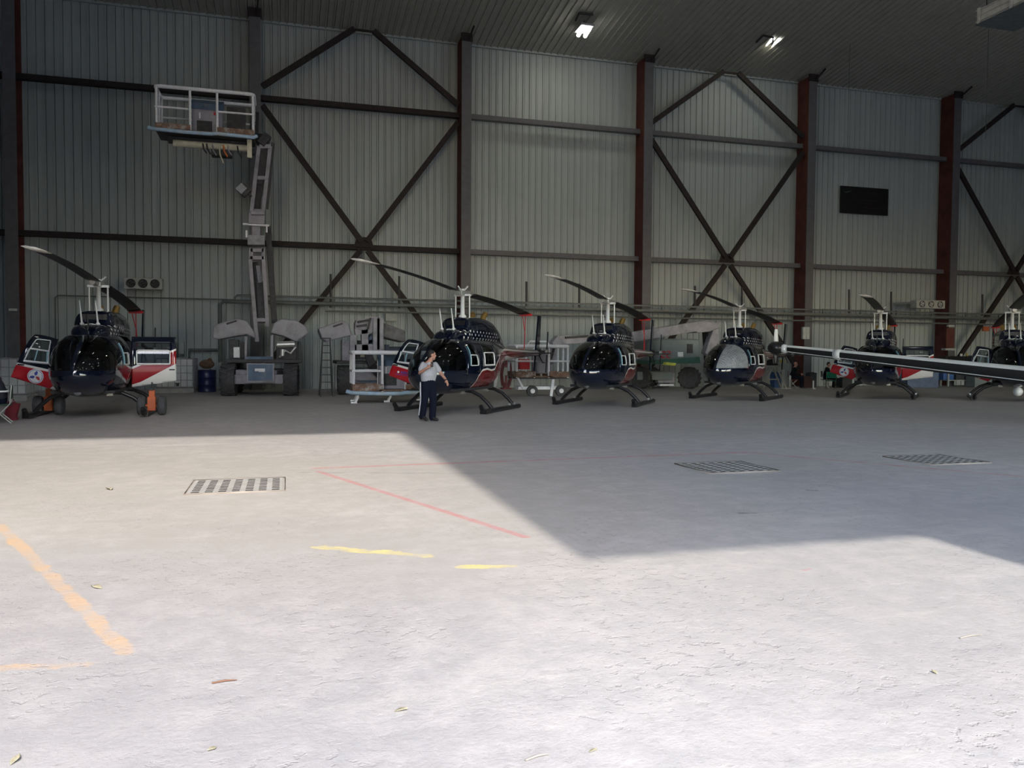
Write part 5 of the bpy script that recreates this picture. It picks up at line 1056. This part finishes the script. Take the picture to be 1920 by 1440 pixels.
def figure(name, origin, bu, bd, J, label, cat='person', clothes=None, hair=True, seated=False, hands=((0.5, (0, 0, 1)), (0.3, (0, -1, 0)))):
    """J holds joints as (u, d, z): u along the camera's right, d away, z up"""
    origin = Vector(origin); X = lambda k: bu*J[k][0]+bd*J[k][1]+Vector((0, 0, J[k][2]))
    V = lambda t: bu*t[0]+bd*t[1]+Vector((0, 0, t[2]))
    b = MB(); axs = (X('LS')-X('RS')); axs.z = 0
    torso(b, X('pel'), X('che'), X('nec'), 0, 0.155, 0.145, 0.175, axs)
    b.tube([X('nec')-Vector((0, 0, 0.03)), X('head')-Vector((0, 0, 0.07))], [0.062, 0.055], 12)
    q, R = head(b, X('head'), V(J['face']))
    for s in 'RL':
        limb(b, [X(s+'S'), X(s+'E'), X(s+'W')], [0.056, 0.044, 0.029]); hand(b, X(s+'W'), X(s+'F'), V(hands[0 if s == 'R' else 1][1]), hands[0 if s == 'R' else 1][0])
        limb(b, [X(s+'H'), X(s+'K'), X(s+'A')], [0.082, 0.056, 0.040]); b.tube([X(s+'A')-Vector((0, 0, 0.03)), X(s+'T')], [0.045, 0.032], 10)
    body = b.build(name, SKIN); body.location = origin; remesh(body, 0.0085); tag(body, label, cat)
    for e in (-1, 1):
        m = MB(); m.ball(q(e*0.030, 0.078, 0.018), 0.011, 8); m.build('eye', EYE, body)
    if hair:
        m = MB(); m.ball(q(0, -0.020, 0.045), (0.078, 0.090, 0.080), 16, M=R); m.ball(q(0, -0.050, 0.0), (0.074, 0.062, 0.075), 14, M=R); h_ = remesh(m.build('hair', HAIR, body), 0.010)
    top, bot, slv = clothes
    m = MB(); torso(m, X('pel')+Vector((0, 0, 0.03)), X('che'), X('nec')-Vector((0, 0, 0.015)), 0, 0.190, 0.205, 0.205, axs)
    for s in 'RL':
        if slv == 'short': e = lerp(X(s+'S'), X(s+'E'), 0.62); limb(m, [X(s+'S'), e], [0.066, 0.068])
        else: limb(m, [X(s+'S'), X(s+'E'), X(s+'W')], [0.082, 0.062, 0.046])
    remesh(m.build('shirt' if slv == 'short' else 'jacket', top, body), 0.012)
    m = MB(); pe = X('pel'); axn = axs.normalized(); dp = Vector((-axn.y, axn.x, 0))
    m.loft([[tuple(pe+Vector((0, 0, dz))+axn*r_*math.cos(2*PI*j/18)+dp*r_*0.82*math.sin(2*PI*j/18)) for j in range(18)] for dz, r_ in ((-0.13, 0.14), (-0.05, 0.175), (0.04, 0.18), (0.09, 0.172))], 0)
    for s in 'RL': limb(m, [lerp(X(s+'H'), X('pel'), 0.25), X(s+'K'), X(s+'A')+Vector((0, 0, 0.0))], [0.118, 0.094, 0.084])
    remesh(m.build('trousers', bot, body), 0.012)
    for s in 'RL':
        m = MB(); a, t = X(s+'A'), X(s+'T'); dv = (t-a); dv.z = 0; dv.normalize(); a0 = Vector((a.x, a.y, max(0.05, a.z-0.03)))
        m.tube([a+Vector((0, 0, 0.05)), a0], [0.055, 0.058], 10); tz = max(0.035, t.z); m.tube([a0-dv*0.055+Vector((0, 0, -0.005)), a0+dv*0.06, Vector((t.x, t.y, tz))+dv*0.02], [0.045, 0.052, 0.036], 10); m.ball(a0-dv*0.03, (0.05, 0.05, 0.045), 10); m.ball(Vector((t.x, t.y, tz)), (0.045, 0.045, 0.033), 10)
        remesh(m.build('boot', BOOT, body), 0.010)
    return body, X
BU = Vector((CR.x, CR.y, 0)).normalized(); BD = Vector((CF.x, CF.y, 0)).normalized()
g = gnd(803, 789.5)
JW = dict(pel=(0.0, 0.0, 0.95), che=(0.02, 0.0, 1.26), nec=(0.02, 0.0, 1.455), head=(0.085, 0.0, 1.60), face=(0.95, 0.30, -0.05),
    RS=(-0.12, -0.11, 1.375), RE=(-0.195, -0.12, 1.17), RW=(0.0, -0.27, 1.29), RF=(0.10, -0.27, 1.36), LS=(0.155, 0.11, 1.37), LE=(0.295, 0.13, 1.15), LW=(0.42, 0.05, 1.00), LF=(0.475, 0.03, 0.885),
    RH=(-0.075, -0.06, 0.92), RK=(-0.08, -0.10, 0.52), RA=(-0.15, -0.02, 0.12), RT=(-0.03, -0.10, 0.04), LH=(0.075, 0.06, 0.92), LK=(0.115, 0.02, 0.50), LA=(0.095, 0.03, 0.09), LT=(0.215, -0.04, 0.035))
man, X = figure('person', g, BU, BD, JW, 'man in grey t-shirt and navy trousers walking, holding a handheld radio', clothes=(GREY_T, NAVY_C, 'short'), hands=((0.85, (0.2, 0.3, 1.0)), (0.35, (-0.6, -0.6, 0.1))))
b = MB(); d = BD*0.0
st = [X('RH')+BU*-0.105+BD*-0.065+Vector((0, 0, 0.03)), lerp(X('RH'), X('RK'), 0.5)+BU*-0.100+BD*-0.050, X('RK')+BU*-0.088+BD*-0.040, lerp(X('RK'), X('RA'), 0.5)+BU*-0.080+BD*-0.042, X('RA')+BU*-0.072+BD*-0.050+Vector((0, 0, 0.03))]
b.tube(st, 0.017, 6); b.build('trouser_stripe', mat('pale_stripe', (0.45, 0.47, 0.52), 0.8), man)
b = MB(); p = X('LW'); dv = (X('LF')-p).normalized(); b.tube([p-dv*0.012, p+dv*0.012], 0.036, 12); b.build('wristwatch', BOOT, man)
h = X('RF'); b = MB(); c = g+h+BU*0.015+BD*-0.015+Vector((0, 0, 0.015)); b.box(c, (0.055, 0.035, 0.12)); b.tube([c+Vector((0.015, 0, 0.06)), c+Vector((0.015, 0, 0.15))], 0.007, 6); b.box(c+Vector((0, -0.019, 0.02)), (0.04, 0.004, 0.05))
tag(b.build('handheld_radio', M_BLACK, bevel=0.006), 'small black radio held up in the walking man\'s hand', 'radio')
def chair(loc, rz, m_frame, m_seat, name, label):
    r = empty(name, loc, rz); tag(r, label, 'chair', 'folding chairs')
    b = MB(); b.box((0, 0, 0.42), (0.46, 0.44, 0.035)); b.build('seat', m_seat, r, 0.01)
    b = MB(); b.box((0, 0.22, 0.70), (0.46, 0.03, 0.30)); b.build('backrest', m_seat, r, 0.01)
    for sx in (-1, 1):
        b = MB(); b.tube([(sx*0.22, -0.20, 0.0), (sx*0.22, 0.20, 0.44), (sx*0.22, 0.235, 0.86)], 0.014, 6); b.build('leg', m_frame, r)
        b = MB(); b.tube([(sx*0.22, 0.22, 0.0), (sx*0.22, -0.20, 0.42)], 0.014, 6); b.build('leg', m_frame, r)
    return r
def seated(px, Y, fu, fd, label, clothes, hair, zs=0.0, lean=0.05):
    """a person seated on a chair, facing (fu, fd) in camera right/away terms"""
    o = G(px, Y); f = Vector((fu, fd, 0)).normalized(); rt = Vector((f.y, -f.x, 0))
    def K(fw, r_, z): p = f*fw+rt*r_; return (p.x, p.y, z)
    J = dict(pel=K(0, 0, 0.54), che=K(lean, 0, 0.86), nec=K(lean*1.5, 0, 1.05), head=K(lean*2+0.02, 0, 1.20), face=(f.x, f.y, -0.25),
        RS=K(lean, 0.18, 0.98), RE=K(0.12, 0.24, 0.74), RW=K(0.34, 0.12, 0.68), RF=K(0.44, 0.06, 0.70), LS=K(lean, -0.18, 0.98), LE=K(0.12, -0.24, 0.74), LW=K(0.34, -0.12, 0.68), LF=K(0.44, -0.05, 0.66),
        RH=K(0.02, 0.10, 0.53), RK=K(0.44, 0.14, 0.50), RA=K(0.40, 0.13, 0.10), RT=K(0.54, 0.15, 0.035), LH=K(0.02, -0.10, 0.53), LK=K(0.44, -0.14, 0.50), LA=K(0.42, -0.13, 0.10), LT=K(0.56, -0.15, 0.035))
    fig, X_ = figure('person', o, BU, BD, J, label, clothes=clothes, hair=hair, hands=((0.6, (0, 0, 1)), (0.6, (0, 0, 1))))
    return o, (BU*f.x+BD*f.y)
o, f = seated(1487, 34.9, 0.9, -0.25, 'bald man in black jacket seated by the wall, facing right', (DARKC, NAVY_C, 'long'), False)
chair(o, math.atan2(f.y, f.x)+PI/2, M_BOX, M_CLOTH_R, 'folding_chair', 'maroon folding chair under the bald seated man')
o, f = seated(1549, 35.0, 0.8, -0.5, 'dark-haired person in black seated behind the green chair', (DARKC, DARKC, 'long'), True)
chair(o, math.atan2(f.y, f.x)+PI/2, M_BOX, M_CRATE, 'folding_chair', 'dark folding chair under the dark-haired seated person')
g = G(1558, 33.4); chair(g, 2.6, mat('olive_tube', (0.12, 0.13, 0.07), 0.6), M_CLOTH_G, 'folding_chair', 'empty green canvas folding chair facing the wall')
g = gnd(1, 793)
J = None
_G = G
G = lambda px, Y: Vector((g.x, g.y, 0))
o, f = seated(0, 0, -0.75, -0.4, 'person in dark striped jacket seated at the left edge of view', (mat('dark_navy_jacket', (0.010, 0.012, 0.022), 0.8), NAVY_C, 'long'), True)
G = _G
chair(o, math.atan2(f.y, f.x)+PI/2, M_ALU, mat('dark_green_canvas', (0.02, 0.05, 0.03), 0.8), 'folding_chair', 'folding chair under the person at the left edge')
fig = [x for x in COL.objects if x.get('label', '').startswith('person in dark striped')][0]
b = MB()
pc = BU*0.0+Vector((0, 0, 0.72)); b.loft([[tuple(pc+Vector((0, 0, dz))+BU*0.215*math.cos(2*PI*j/24)+BD*0.200*math.sin(2*PI*j/24)) for j in range(24)] for dz in (-0.018, 0.018)], 0); b.build('jacket_stripe', M_WHITE, fig)
b = MB(); c = gnd(22, 788)+Vector((0, 0, 0.0)); b.box(c+Vector((0, 0.05, 0.24)), (0.24, 0.16, 0.36), R=Matrix.Rotation(0.25, 3, 'Y')); b.box(c+Vector((0, 0.05, 0.03)), (0.2, 0.16, 0.06)); b.tube([c+Vector((-0.06, 0.05, 0.42)), c+Vector((0, 0.05, 0.52)), c+Vector((0.08, 0.05, 0.40))], 0.012, 6); tag(b.build('shoulder_bag', mat('crimson_bag', (0.20, 0.02, 0.03), 0.7), bevel=0.03), 'crimson bag standing beside the person at the left edge', 'bag')
